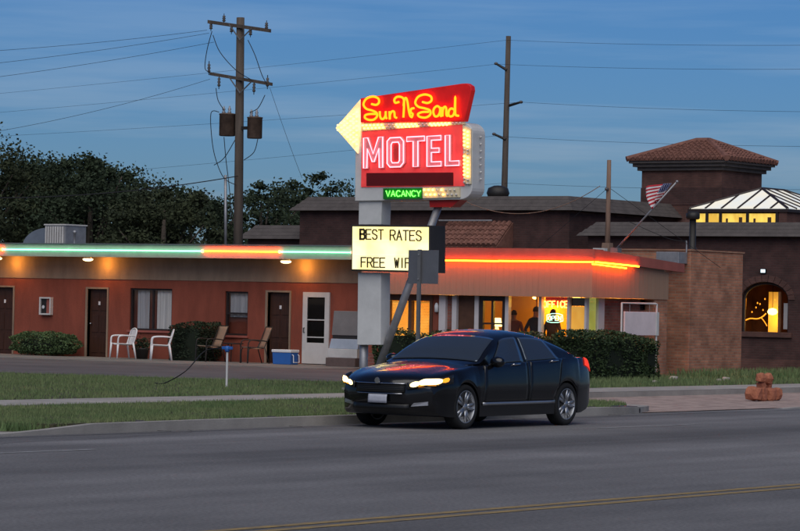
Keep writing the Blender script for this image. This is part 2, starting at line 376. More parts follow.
for q in range(5):
    yy = 31.9 + q * 3.0; b = MB(); b.box((KX - .195, yy, .05), (KX - .062, yy + .014, .137)); b.box((KX + .0, yy, .0), (KX + .44, yy + .014, .0075)); b.prism([(KX - .061, yy, .05), (KX - .061, yy, .137), (KX - .025, yy, .112), (KX + .004, yy, .008), (KX + .004, yy, .0)], (0, .014, 0)); struct(b.build('kerb_joint', 'tar', origin=(0, 0, 0)))
sheet('far_verge', [(-2.3, -300), (40, -300), (40, 400), (-2.3, 400)], .10, 'concrete')
sheet('sidewalk', [(-33.15, -60), (-31.45, -60), (-31.45, 400), (-33.15, 400)], .125, 'concrete')
b = MB(); b.box((-33.15, -60, 0), (-31.45, 400, .121)); struct(b.build('sidewalk_edge', 'concrete', origin=(0, 0, 0)))
sheet('driveway', [(KX - .2, -60), (-31.45, -60), (-31.45, 31.0), (KX - .02, 31.0), (KX - .02, -60)][1:], .012, 'concrete')
vpoly = [(KX - .19, 30.2), (KX - .19, 44)] + [(k[0] - .15 - .05 * i / 9, k[1] - .1) for i, k in enumerate(kp[-9:])] + [(-31.45, 48.6), (-31.45, 29.0), (-28.5, 29.3)]
sheet('verge', vpoly, .11, 'soil', .1)
sheet('gravel_apron', [(KX + .01, 43.5), (KX + .01, 140), (-31.45, 140), (-31.45, 43.5)], .012, 'red_gravel')
LOTB = [(-120, 47.6), (-60, 48.8), (-45.3, 49.5), (-41, 50.4), (-38.3, 52.2), (-36.4, 54.5), (-35.6, 57), (-36.2, 59.5), (-37.6, 60.6), (-38.6, 61.6)]
lawn = [(-33.15, -20), (-33.15, 90), (-38.2, 90), (-38.2, 62)] + LOTB[::-1] + [(-120, -20)]
sheet('lawn', lawn, .10, 'soil')
sheet('parking_lot', LOTB + [(-38.6, 63), (-120, 63)], .05 + .065, 'lot_asphalt')
# seams and a repair strip in the road
for (a, c, wd) in (((-26.0, 20), (-26.0, 140), .03),):
    sheet('road_seam', [(a[0] - wd + .05 * math.sin(q * 1.7), a[1] + (c[1] - a[1]) * q / 80) for q in range(81)] + [(a[0] + wd * (.6 + .4 * math.sin(q * 2.9)) + .05 * math.sin(q * 1.7), a[1] + (c[1] - a[1]) * q / 80) for q in range(80, -1, -1)], .003, 'tar')
b = MB(); b.box((-27.0, 44.75, .0), (-26.5, 45.25, .10)); b.box((-26.95, 44.8, .0), (-26.52, 45.2, .125))
tag(b.build('storm_drain', 'sign_dark', bevel=.02), 'black storm drain casting at the end of the kerb', 'drain')
for k, (x_, y_, ln, ang) in enumerate(((-24.9, 27, 9, 92),)):
    rr_ = random.Random(k); P_c = [(x_, y_)]; a_ = R(ang)
    for q in range(int(ln / .3)):
        a_ += rr_.uniform(-.35, .35) + (R(ang) - a_) * .2; P_c.append((P_c[-1][0] + .3 * math.cos(a_), P_c[-1][1] + .3 * math.sin(a_)))
    b = MB(); vs_ = []
    for q, (xx, yy) in enumerate(P_c): wd = .005 + .007 * rr_.random(); vs_ += [(xx - wd, yy + wd * .3, .0045), (xx + wd, yy - wd * .3, .0045)]
    b.add(vs_, [(2 * q, 2 * q + 1, 2 * q + 3, 2 * q + 2) for q in range(len(P_c) - 1)]); struct(b.build('road_crack', 'tar', origin=(0, 0, 0)))
def leaves(P, size, name, m, parent=None, aspect=.55, upright=False, kind=None, origin=None, droop=None):
    n = len(P); a = rng.normal(size=(n, 3)); a[:, 2] = a[:, 2] * .7 if not upright else np.abs(a[:, 2]) * 4 + 2
    a /= np.linalg.norm(a, axis=1)[:, None]; q = rng.normal(size=(n, 3)); c = np.cross(a, q); c /= np.linalg.norm(c, axis=1)[:, None]
    s = size * rng.uniform(.6, 1.35, size=(n, 1))
    if upright: V = np.stack([P - c * s * .10, P + c * s * .10, P + a * s], 1)
    else: V = np.stack([P - a * s * .5, P + c * s * aspect * .5, P + a * s * .5, P - c * s * aspect * .5], 1)
    k = V.shape[1]; o3 = np.array(origin if origin is not None else (ORG[parent.name] if parent is not None else (0, 0, 0)))
    me = bpy.data.meshes.new(name); vv = (V.reshape(-1, 3) - o3)
    me.vertices.add(n * k); me.vertices.foreach_set('co', vv.ravel().astype(np.float32))
    me.loops.add(n * k); me.loops.foreach_set('vertex_index', np.arange(n * k, dtype=np.int32))
    me.polygons.add(n); me.polygons.foreach_set('loop_start', np.arange(0, n * k, k, dtype=np.int32))
    try: me.polygons.foreach_set('loop_total', np.full(n, k, dtype=np.int32))
    except Exception: pass
    me.materials.append(M[m]); me.update(calc_edges=True); me.validate()
    o = bpy.data.objects.new(name, me); COL.objects.link(o)
    if parent is not None: o.parent = parent
    else: o.location = o3
    if kind: o['kind'] = kind
    ORG[o.name] = tuple(o3)
    return o
def inpoly(P, poly):
    x, y = P[:, 0], P[:, 1]; r = np.zeros(len(P), bool); n = len(poly)
    for i in range(n):
        x0, y0 = poly[i]; x1, y1 = poly[(i + 1) % n]
        c = ((y0 > y) != (y1 > y)) & (x < (x1 - x0) * (y - y0) / (y1 - y0 + 1e-12) + x0); r ^= c
    return r
def grassy(poly, bounds, n, size, name, label, z=.10):
    P = np.column_stack([rng.uniform(bounds[0], bounds[1], n), rng.uniform(bounds[2], bounds[3], n), np.full(n, z)])
    P = P[inpoly(P, poly)]
    # clumpy
    k = np.sin(P[:, 0] * 1.7 + np.sin(P[:, 1] * 1.3) * 2) * np.cos(P[:, 1] * 1.1 + np.sin(P[:, 0] * .9) * 2); P = P[rng.uniform(-1.3, 1, len(P)) < k + .40]
    o = leaves(P, size, name, 'grass', upright=True, kind='stuff'); return tag(o, label, 'grass')
grassy(vpoly, (-31.5, -26.6, 29, 49), 110000, .06, 'verge_grass', 'short dry grass between kerb and sidewalk')
grassy([(-26.72, 29.7), (-28.5, 28.9), (-31.4, 28.6), (-31.4, 29.3), (-28.5, 29.6), (-26.72, 30.6)], (-31.5, -26.6, 28, 31), 26000, .12, 'edge_grass', 'ragged grass spilling over the end of the verge by the driveway', .02)
grassy(lawn, (-62, -33.2, 34, 60), 320000, .065, 'lawn_grass', 'green lawn grass between sidewalk and parking lot')
grassy(lawn, (-38.2, -33.2, 54, 86), 26000, .11, 'bed_grass', 'rough grass growing before hedge and brick walls')
grassy(lawn, (-38.1, -35.4, 66, 84), 11000, .22, 'bed_weeds', 'tall dark weeds at the foot of brick walls')
# ------------------------------------------------------------------ motel wing
WY, OY = 65.7, 64.9
wing = thing('motel_wing', (-57, 68, 0), 'long low red motel wing with tan upper wall and neon roof edge', 'building')
def wallX(Y, p, y=300): return float(py(p, y, Y)[0])
def wallZ(Y, p, y): return float(py(p, y, Y)[2])
def holed(mb, x0, x1, z0, z1, holes, Y, th, mi=0):
    # wall in the XZ plane with rectangular holes, built of butted blocks
    xs = sorted({x0, x1, *[h[0] for h in holes], *[h[1] for h in holes]})
    for a, c in zip(xs, xs[1:]):
        hs = sorted([h for h in holes if h[0] <= a + 1e-6 and h[1] >= c - 1e-6], key=lambda h: h[2]); z = z0
        for h in hs:
            if h[2] > z + 1e-4: mb.box((a, Y, z), (c, Y + th, h[2]), mi)
            z = h[3]
        if z1 > z + 1e-4: mb.box((a, Y, z), (c, Y + th, z1), mi)
SLAB = .13
doorpx = [(-7, 13.5), (88, 107.5), (268, 290)]
doors = [(wallX(WY, a), wallX(WY, c), SLAB, 2.08) for a, c in doorpx]
sdoor = (wallX(WY, 304), wallX(WY, 330.5), SLAB, 2.10)
wins = [(wallX(WY, 130), wallX(WY, 172), .93, 2.12), (wallX(WY, 225), wallX(WY, 248), .86, 2.08)]
b = MB(); holed(b, -74, -46.2, 0, 2.36, doors + [sdoor] + wins, WY, .25); b.build('wall', 'red_wall', wing)
b = MB(); b.box((-74, WY - .02, 2.362), (-46.2, WY + .25, 3.02)); b.build('upper_wall', 'tan_wall', wing)
b = MB(); b.box((-74.2, WY + .26, 0), (-46.2, 72, 3.0)); b.build('back_block', 'red_wall', wing)
b = MB(); b.box((-74.5, OY, 3.022), (-46.0, 72.4, 3.12)); b.box((-74.5, OY + .05, 3.12), (-46, 72.4, 3.27)); b.build('roof', 'roof_grey', wing)
b = MB(); b.box((-74.5, OY - .05, 2.985), (-46.0, OY - .003, 3.33)); b.build('fascia', 'fascia_cream', wing)
b = MB(); b.box((-74.5, OY - .08, 3.332), (-46.0, OY + .12, 3.37)); b.build('roof_edge', 'grey_metal', wing)
# neon runs along the fascia
def zn(p): return 3.175
segs = [(-60, 2, 'neon_orange'), (3.5, 202, 'neon_green'), (204, 279, 'neon_orange'), (281, 352, 'neon_green'), (354, 378, 'neon_orange')]
for a, c, m in segs:
    x0, x1 = wallX(OY - .1, a, 250), wallX(OY - .1, c, 250); k = max(1, round((x1 - x0) / 2.4))
    for i in range(k):
        q0 = x0 + (x1 - x0) * i / k + .015; q1 = x0 + (x1 - x0) * (i + 1) / k - .015
        MB().tube([(q0, OY - .05, 3.175), (q0, OY - .105, 3.175), (q0 + .03, OY - .11, 3.175), (q1 - .03, OY - .11, 3.175), (q1, OY - .105, 3.175), (q1, OY - .05, 3.175)], .017, 6).build('neon_tube', m, wing, True)
for p in (3, 203, 280, 353):
    x = wallX(OY - .1, p, 250); MB().blob((x, OY - .12, 3.175), (.045, .045, .05), rough=0).build('neon_end', 'neon_spot' if p != 203 else 'neon_spot', wing, True)
# soffit lamps
for p in (-3, 88, 286):
    x = wallX(65.15, p, 257)
    lm = MB().lathe([(.05, .06), (.09, .05), (.12, .0), (.12, -.02)], (x, 65.15, 2.955)).build('soffit_lamp', 'old_white', wing, True)
    MB().lathe([(.145, .0), (.15, -.025), (.13, -.05), (.07, -.07), (.01, -.075)], (x, 65.15, 2.937)).build('lens', 'lamp_lens', lm, True)
    l = bpy.data.lights.new('soffit_light', 'POINT'); l.energy = 17 * ES; l.color = (1, .40, .06); l.shadow_soft_size = .07
    lo = bpy.data.objects.new('soffit_light', l); COL.objects.link(lo); lo.parent = lm; lo.location = np.array((x + .30, 65.36, 2.80)) - np.array(ORG[lm.name])
# doors
for i, (x0, x1, z0, z1) in enumerate(doors):
    fr = MB(); fr.box((x0 - .07, WY - .03, z0), (x0, WY + .14, z1 + .0)); fr.box((x1, WY - .03, z0), (x1 + .05, WY + .14, z1)); fr.box((x0 - .07, WY - .03, z1), (x1 + .05, WY + .14, z1 + .05))
    fr.build('door_frame', 'tan_wall', wing)
    d = MB(); d.box((x0 + .004, WY + .10, z0 + .01), (x1 - .004, WY + .15, z1 - .004))
    n = 0
    for (u0, u1) in ((.12, .46), (.54, .88)):
        for (v0, v1) in ((.06, .30), (.36, .62), (.68, .94)):
            d.box((x0 + (x1 - x0) * u0, WY + .085, z0 + (z1 - z0) * v0), (x0 + (x1 - x0) * u1, WY + .1, z0 + (z1 - z0) * v1))
    do = d.build('door', 'door_brown', wing, bevel=.006)
    MB().blob((x0 + .07, WY + .06, 1.08), (.03, .04, .03), rough=0).build('door_knob', 'chrome', do, True)
    MB().box(((x0 + x1) / 2 - .035, WY + .075, 1.62), ((x0 + x1) / 2 + .035, WY + .083, 1.72)).build('number_plate', 'white_plastic', do)
# white screen door
x0, x1, z0, z1 = sdoor
d = MB(); W_ = x1 - x0
for (a, c, e, g) in ((0, .17, 0, 1), (.83, 1, 0, 1), (.17, .83, 0, .30), (.17, .83, .92, 1), (.17, .83, .60, .625)):
    d.box((x0 + W_ * a, WY - .05, z0 + .02 + (z1 - z0) * e), (x0 + W_ * c, WY + .0, z0 + .02 + (z1 - z0) * g - .02))
do = d.build('screen_door', 'white_door', wing)
for (e, g) in ((.30, .58), (.625, .90)):
    MB().box((x0 + W_ * .17, WY - .03, z0 + (z1 - z0) * e), (x0 + W_ * .83, WY - .02, z0 + (z1 - z0) * g + .02)).build('pane', 'dark_glass', do)
MB().box((x0 + W_ * .17, WY - .045, z0 + (z1 - z0) * .37), (x0 + W_ * .83, WY - .031, z0 + (z1 - z0) * .385)).build('bar', 'old_white', do)
MB().tube([(x0 + .07, WY - .05, 1.0), (x0 + .07, WY - .10, 1.0), (x0 + .07, WY - .10, 1.12), (x0 + .07, WY - .05, 1.12)], .014, 6).build('handle', 'dark_metal', do)
MB().box((x0 + .01, WY + .08, z0), (x1 - .01, WY + .12, z1)).build('inner_door', 'door_brown', wing)
# windows
for i, (x0, x1, z0, z1) in enumerate(wins):
    wf = MB(); t = .05
    for (a, c, e, g) in ((x0, x0 + t, z0, z1), (x1 - t, x1, z0, z1), (x0 + t, x1 - t, z0, z0 + t), (x0 + t, x1 - t, z1 - t, z1)): wf.box((a, WY + .05, e), (c, WY + .13, g))
    wo = wf.build('window', 'dark_frame', wing)
    zz = z0 + t; 
    if i == 0:
        xm = (x0 + x1) / 2 + .03
        MB().box((xm - .025, WY + .06, z0 + t), (xm + .025, WY + .12, z1 - t)).build('mullion', 'dark_frame', wo)
        panes = [(x0 + t, xm - .025, z0 + t, z1 - t), (xm + .025, x1 - t, z0 + t, z1 - t)]
        curt = [(x0 + t + .10, xm - .22, 'curtain'), (xm + .07, x1 - t - .02, 'curtain_light')]
    else:
        zm = (z0 + z1) / 2
        MB().box((x0 + t, WY + .06, zm - .025), (x1 - t, WY + .12, zm + .025)).build('mullion', 'dark_frame', wo)
        panes = [(x0 + t, x1 - t, z0 + t, zm - .025), (x0 + t, x1 - t, zm + .025, z1 - t)]
        curt = [(x0 + t + .02, x1 - t - .02, 'curtain')]
    for (a, c, e, g) in panes: MB().box((a, WY + .09, e), (c, WY + .096, g)).build('pane', 'window_glass', wo)
    for (a, c, m) in curt:
        n = int((c - a) / .03); zlo = z0 + t if i == 0 else (z0 + z1) / 2 - .1
        cb = MB(); cb.grid(lambda u, v: (a + (c - a) * u, WY + .17 + .018 * math.sin(u * n * .9) + .006 * math.sin(u * n * 2.3 + 1), zlo + (z1 - t - zlo) * v), n * 2, 2)
        cb.build('curtain', m, wo, True)
    MB().box((x0 - .05, WY - .06, z0 - .06), (x1 + .05, WY + .05, z0 - .002)).build('sill', 'red_trim', wo)
# walkway slab in front of the wing
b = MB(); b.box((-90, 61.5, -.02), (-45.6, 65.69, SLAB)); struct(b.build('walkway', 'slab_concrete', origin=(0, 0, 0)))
for i in range(14):
    x = -72 + i * 2.0; b = MB(); b.box((x, 61.495, SLAB), (x + .012, 65.69, SLAB + .003)); struct(b.build('walkway_joint', 'lot_asphalt', origin=(0, 0, 0)))
# ------------------------------------------------------------------ office
FY, FX, GY, GX = 63.0, -38.35, 63.3, -38.65
OL = float(py(361, 300, 63.0)[0])
off = thing('motel_office', (-42.5, 65, 0), 'tan fascia motel office with orange neon strip, glazed front and brick side', 'building')
def gx(p): return wallX(GY, p, 310)
b = MB()
def slopez(Y, z): return z
zc = lambda Y: 3.27 - .26 * max(0, Y - 63) / 4.3
# tan fascia boards (front and side)
b.box((OL, FY, 2.08), (FX, FY + .08, 3.0)); b.build('fascia', 'tan_siding', off)
b = MB(); b.prism([(FX - .08, FY + .082, 2.08), (FX - .08, 66.75, 2.08), (FX - .08, 66.75, zc(66.75) - .27), (FX - .08, FY + .082, 3.0)], (.08, 0, 0)); b.build('fascia', 'tan_siding', off)
nb = 40
for i in range(0, nb):
    x = OL + (FX - OL) * i / nb
    MB().box((x, FY - .003, 2.085), (x + .012, FY - .0005, 2.96)).build('batten', 'tan_siding', off)
for i in range(1, 18):
    y = FY + 3.7 * i / 18; MB().box((FX + .0005, y, 2.085), (FX + .003, y + .012, zc(y) - .30)).build('batten', 'tan_siding', off)
# red roof cap
b = MB(); b.prism([(OL, FY - .12, 3.0), (FX + .02, FY - .12, 3.0), (FX + .02, FY - .12, 3.27), (OL, FY - .12, 3.29)], (0, .6, 0)); b.build('roof_cap', 'red_trim', off)
b = MB(); y0 = FY - .119; b.prism([(FX + .12, y0, 3.0), (FX + .12, 67.35, zc(67.35) - .22), (FX + .12, 67.35, zc(67.35)), (FX + .12, y0, 3.27)], (-.10, 0, 0)); b.build('roof_cap', 'red_trim', off)
b = MB(); b.box((OL, FY + .48, 3.0), (FX + .019, 64.2, 3.2)); b.box((OL, 64.2, 2.7), (FX - .1, 66.7, 2.92)); b.build('roof', 'roof_grey', off)
b = MB(); b.box((OL, FY + .081, 2.085), (FX - .082, 66.6, 2.14)); b.build('ceiling', 'room_yellow', off)
# neon runs on the office
for x0, x1 in ((OL + .1, wallX(62.8, 497, 257)), (wallX(62.8, 498, 257), FX + .1)):
    for dz in (0, ): MB().tube([(x0, FY - .12, 2.955), (x0, FY - .17, 2.955), (x1 - .02, FY - .17, 2.95), (x1, FY - .12, 2.95)], .02, 6).build('neon_tube', 'neon_orange', off, True)
MB().tube([(FX + .14, FY - .1, 2.95), (FX + .17, FY - .05, 2.95), (FX + .17, 64.95, 2.89), (FX + .13, 64.97, 2.89)], .02, 6).build('neon_tube', 'neon_orange', off, True)
MB().tube([(FX + .05, FY - .1, 2.90), (FX + .08, FY - .05, 2.90), (FX + .08, 64.5, 2.835), (FX + .02, 64.52, 2.835)], .016, 6).build('neon_tube', 'neon_orange', off, True)
# front: posts, walls, panes
BZ = .55
def post(p0, p1, m='white_frame', z0=BZ, y0=GY - .05, y1=GY + .08, name='post', z1=2.078):
    return MB().box((gx(p0), y0, z0), (gx(p1), y1, z1)).build(name, m, off)
b = MB(); b.box((OL, GY - .02, 0), (GX, GY + .16, BZ - .002)); b.build('base_wall', 'brick_office', off)
MB().box((OL, GY, BZ), (gx(387), GY + .15, 2.078)).build('wall', 'red_wall', off)
MB().box((gx(433), GY, BZ), (gx(440), GY + .15, 2.078)).build('wall', 'red_wall', off)
for a, c in ((440, 446.5), (453, 457.5), (475.5, 479.5), (506, 509.5), (539.5, 542.5), (568, 570.5)): post(a, c)
cornerpost = MB().box((gx(585.5), GY - .05, BZ), (GX, GY + .08, 2.078)).build('post', 'white_frame', off)
# blinds window
wx0, wx1 = gx(387), gx(433)
wf = MB(); zt, zb_ = 2.0, .75
for (a, c, e, g) in ((wx0, wx0 + .09, zb_, 2.078), (wx1 - .09, wx1, zb_, 2.078), (wx0 + .09, wx1 - .09, zt - .08, 2.078), (wx0 + .09, wx1 - .09, zb_, zb_ + .08)): wf.box((a, GY - .03, e), (c, GY + .1, g))
wm = (wx0 + wx1) / 2 + .02; wf.box((wm - .05, GY - .03, zb_ + .08), (wm + .05, GY + .1, zt - .08))
wo = wf.build('window', 'brown_wood', off)
MB().box((wx0, GY, BZ), (wx1, GY + .15, zb_)).build('wall', 'red_wall', off)
for (a, c) in ((wx0 + .09, wm - .05), (wm + .05, wx1 - .09)):
    MB().box((a, GY + .03, zb_ + .08), (c, GY + .036, zt - .08)).build('pane', 'room_glass', wo)
    n = 26
    for i in range(n):
        z = zb_ + .1 + (zt - zb_ - .2) * i / n; MB().add([(a, GY + .10, z), (c, GY + .10, z), (c, GY + .125, z + .036), (a, GY + .125, z + .036)], [(0, 1, 2, 3)]).build('blind_slat', 'blind_glow', wo)
# dark brick bays
MB().box((gx(446.5), GY + .05, BZ), (gx(453), GY + .15, 2.078)).build('wall', 'brick_office', off)
bay = MB().box((gx(457.5), GY + .05, BZ), (gx(475.5), GY + .09, 2.078)).build('wood_panel', 'brown_wood', off)
# glazed door
dx0, dx1 = gx(479.5), gx(506); d = MB(); dm = (dx0 + dx1) / 2
for (a, c, e, g) in ((dx0, dx0 + .12, .14, 2.076), (dx1 - .10, dx1, .14, 2.076), (dx0 + .12, dx1 - .10, 1.95, 2.076), (dx0 + .12, dx1 - .10, .14, .45), (dm - .03, dm + .03, .45, 1.95), (dx0 + .12, dm - .03, 1.36, 1.40), (dm + .03, dx1 - .10, 1.36, 1.40)):
    d.box((a, GY - .02, e), (c, GY + .06, g))
do = d.build('door', 'dark_frame', off)
for (a, c) in ((dx0 + .12, dm - .03), (dm + .03, dx1 - .10)):
    for (e, g) in ((.45, 1.36), (1.40, 1.95)): MB().box((a, GY + .02, e), (c, GY + .026, g)).build('pane', 'room_glass', do)
MB().tube([(dx1 - .05, GY - .02, 1.0), (dx1 - .05, GY - .08, 1.0), (dx1 - .05, GY - .08, 1.25), (dx1 - .05, GY - .02, 1.25)], .012, 6).build('handle', 'chrome', do)
for a, c in ((509.5, 539.5), (542.5, 568)): MB().box((gx(a), GY + .02, BZ), (gx(c), GY + .026, 2.078)).build('pane', 'room_glass', off)
# blinded bay with a dark top light
MB().box((gx(570.5), GY + .02, BZ), (gx(585.5), GY + .026, 2.078)).build('pane', 'room_glass', off)
MB().box((gx(570.5), GY + .05, BZ), (gx(585.5), GY + .06, 1.86)).build('roller_blind', 'blind_glow', off)
MB().box((gx(570.5), GY + .05, 1.87), (gx(585.5), GY + .06, 2.07)).build('top_light', 'dark_frame', off)
# side: window with green-yellow curtain, post, brick wall
def sy(p, y=310): return float(px(p, y, GX)[1])
ys0, ys1 = sy(597.5), sy(603.5)
MB().box((GX - .06, GY + .081, BZ), (GX - .05, ys0, 2.078)).build('curtain', 'green_glow', off)
MB().box((GX - .02, GY + .081, BZ), (GX - .014, ys0, 2.078)).build('pane', 'room_glass', off)
MB().box((GX - .12, ys0, 0), (GX + .03, ys1, 2.078)).build('post', 'white_frame', off)
MB().box((GX - .12, GY + .161, 0), (GX, ys0, BZ - .002)).build('base_wall', 'brick_office', off)
vy0, vy1 = sy(640), sy(651)
b = MB(); b.box((GX - .15, ys1, 0), (GX, vy0, 2.078)); b.box((GX - .15, vy0, 0), (GX, vy1, 1.80)); b.box((GX - .15, vy1, 0), (GX, 66.1, 2.078)); b.build('side_wall', 'brick_office', off)
vn = MB().box((GX - .13, vy0, 1.80), (GX - .05, vy1, 2.07)).build('vent', 'room_dark', off)
for k in range(4): MB().box((GX - .05, vy0, 1.82 + k * .065), (GX - .02, vy1, 1.835 + k * .065)).build('louver', 'dark_metal', vn)
MB().box((FX - .45, 66.1, 0), (FX - .02, 66.74, 2.078)).build('corner_pillar', 'brick_pier', off)
# room
b = MB(); b.box((OL, 66.4, 0), (GX - .16, 66.5, 2.085)); b.box((OL, GY + .17, 0), (OL + .1, 66.4, 2.085)); b.build('room_wall', 'room_yellow', off)
b = MB(); b.box((OL + .1, GY + .162, -.01), (GX - .16, 66.39, .10)); b.build('room_floor', 'room_floor', off)
pw = MB().box((gx(508), 64.6, .1), (gx(508) + .06, 66.39, 2.084)).build('partition', 'room_yellow', off)
pw = MB().box((gx(440), 64.2, .1), (gx(440) + .06, 66.39, 2.084)).build('partition', 'room_yellow', off)
for (p, yy, e) in ((532, 65.3, 1), (415, 64.9, .6), (560, 65.9, .7), (490, 65.6, .25)):
    x = gx(p); lf = MB().lathe([(.16, .0), (.18, -.03), (.14, -.06)], (x, yy, 2.083)).build('ceiling_lamp', 'room_lamp', off, True)
    l = bpy.data.lights.new('ceiling_light', 'POINT'); l.energy = 95 * e * ES; l.color = (1, .55, .07); l.shadow_soft_size = .12
    lo = bpy.data.objects.new('ceiling_light', l); COL.objects.link(lo); lo.parent = lf; lo.location = np.array((x, yy, 1.92)) - np.array(ORG[lf.name])
cnt = thing('reception_counter', (gx(535), 65.5, .1), 'wooden reception counter inside the lit office', 'counter')
MB().box((gx(516), 65.2, .1), (gx(560), 65.7, 1.05)).build('cabinet', 'brown_wood', cnt); MB().box((gx(515), 65.12, 1.052), (gx(561), 65.75, 1.09)).build('counter_top', 'brown_box', cnt)
pic = tag(MB().box((gx(521), 66.37, 1.5), (gx(528), 66.395, 2.0)).build('wall_picture', 'brown_box'), 'dark narrow picture on the yellow office wall', 'picture')
# table lamp behind the door glass
tx = float(py(497, 321, 64.6)[0])
tl = thing('table_lamp', (tx, 64.6, .1), 'small glowing table lamp on stand behind the glazed office door', 'lamp')
MB().lathe([(.16, 0), (.16, .03), (.03, .05), (.03, .9), (.2, .92), (.2, .96)], (tx, 64.6, .1)).build('stand', 'brown_wood', tl, True)
MB().lathe([(.06, 0), (.09, .1), (.03, .25)], (tx, 64.6, 1.06)).build('lamp_base', 'chrome', tl, True)
MB().lathe([(.14, 0), (.10, .22)], (tx, 64.6, 1.30)).build('lamp_shade', 'table_lamp', tl, True)
# strokes for letters
ST = {'O': [[(.5, 1), (.15, .9), (0, .5), (.15, .1), (.5, 0), (.85, .1), (1, .5), (.85, .9), (.5, 1)]], 'F': [[(1, 1), (0, 1), (0, 0)], [(0, .52), (.8, .52)]],
      'I': [[(.5, 1), (.5, 0)]], 'C': [[(1, .82), (.8, .97), (.4, 1), (.1, .8), (0, .5), (.1, .2), (.4, 0), (.8, .03), (1, .18)]], 'E': [[(1, 1), (0, 1), (0, 0), (1, 0)], [(0, .52), (.8, .52)]],
      'P': [[(0, 0), (0, 1), (.7, 1), (1, .88), (1, .62), (.7, .5), (0, .5)]], 'N': [[(0, 0), (0, 1), (1, 0), (1, 1)]], 'V': [[(0, 1), (.5, 0), (1, 1)]], 'A': [[(0, 0), (.5, 1), (1, 0)], [(.2, .35), (.8, .35)]],
      'Y': [[(0, 1), (.5, .5), (1, 1)], [(.5, .5), (.5, 0)]], 'B': [[(0, 0), (0, 1), (.7, 1), (.95, .88), (.95, .64), (.7, .53), (0, .53)], [(.7, .53), (1, .4), (1, .12), (.7, 0), (0, 0)]],
      'S': [[(.95, .82), (.75, .98), (.3, 1), (.03, .85), (.05, .64), (.5, .52), (.95, .38), (.97, .15), (.7, .0), (.25, .02), (.03, .18)]], 'T': [[(0, 1), (1, 1)], [(.5, 1), (.5, 0)]],
      'R': [[(0, 0), (0, 1), (.7, 1), (1, .88), (1, .62), (.7, .5), (0, .5)], [(.55, .5), (1, 0)]], 'W': [[(0, 1), (.25, 0), (.5, .8), (.75, 0), (1, 1)]]}
def neonword(word, pl, pr, pt, pb, Y, r, m, parent, gap=.25, dy=0.0, back=.0):
    # word between pixel columns pl..pr and rows pt..pb, on the vertical plane Y
    n = len(word); cw = (pr - pl) / (n + gap * (n - 1)); P0 = py(pl, pb, Y)
    for i, ch in enumerate(word):
        a = pl + i * cw * (1 + gap); iw = cw
        for s in ST[ch]:
            pts = [py(a + iw * u, pb + (pt - pb) * v, Y) + np.array([0, dy, 0]) for u, v in s]
            MB().tube(pts, r, 6).build('letter', m, parent, True)
ns = thing('office_neon', tuple(py(556, 309, GY + .10)), 'small orange neon word hung high in the lit office window', 'neon sign')
neonword('OFFICE', 543.6, 567.6, 301.2, 307.5, GY + .10, .013, 'neon_office', ns, gap=.4)
MB().tube([py(543.5, 299.5, GY + .12), py(568, 299.7, GY + .12)], .006, 5).build('hanger', 'dark_metal', ns)
op = thing('open_neon', tuple(py(555, 322, GY + .10)), 'small green neon word hung below the orange neon in office window', 'neon sign')
neonword('OPEN', 548.5, 561, 316, 320.5, GY + .10, .010, 'neon_open', op, gap=.3)
MB().tube([py(p, y, GY + .10) for p, y in ((547, 315), (552, 313.6), (558, 313.6), (562.5, 315), (563, 321), (558, 322.5), (551, 322.5), (547, 321.5))], .008, 5, closed=True).build('border', 'neon_open', op)
MB().box((gx(542.6), GY + .13, 1.87), (gx(567.9), GY + .15, 2.076)).build('valance', 'sign_red', off)
lt = thing('wall_lantern', tuple(py(436.5, 312, GY - .06)), 'small white lantern fixed on the red wall beside blinds window', 'lantern')
q = py(436.5, 308, GY - .06); MB().lathe([(.02, -.11), (.05, -.1), (.055, .06), (.03, .12), (.0, .14)], q).build('shade', 'white_plastic', lt, True); MB().box((q[0] - .02, q[1], q[2] - .03), (q[0] + .02, GY, q[2] + .03)).build('bracket', 'dark_metal', lt)
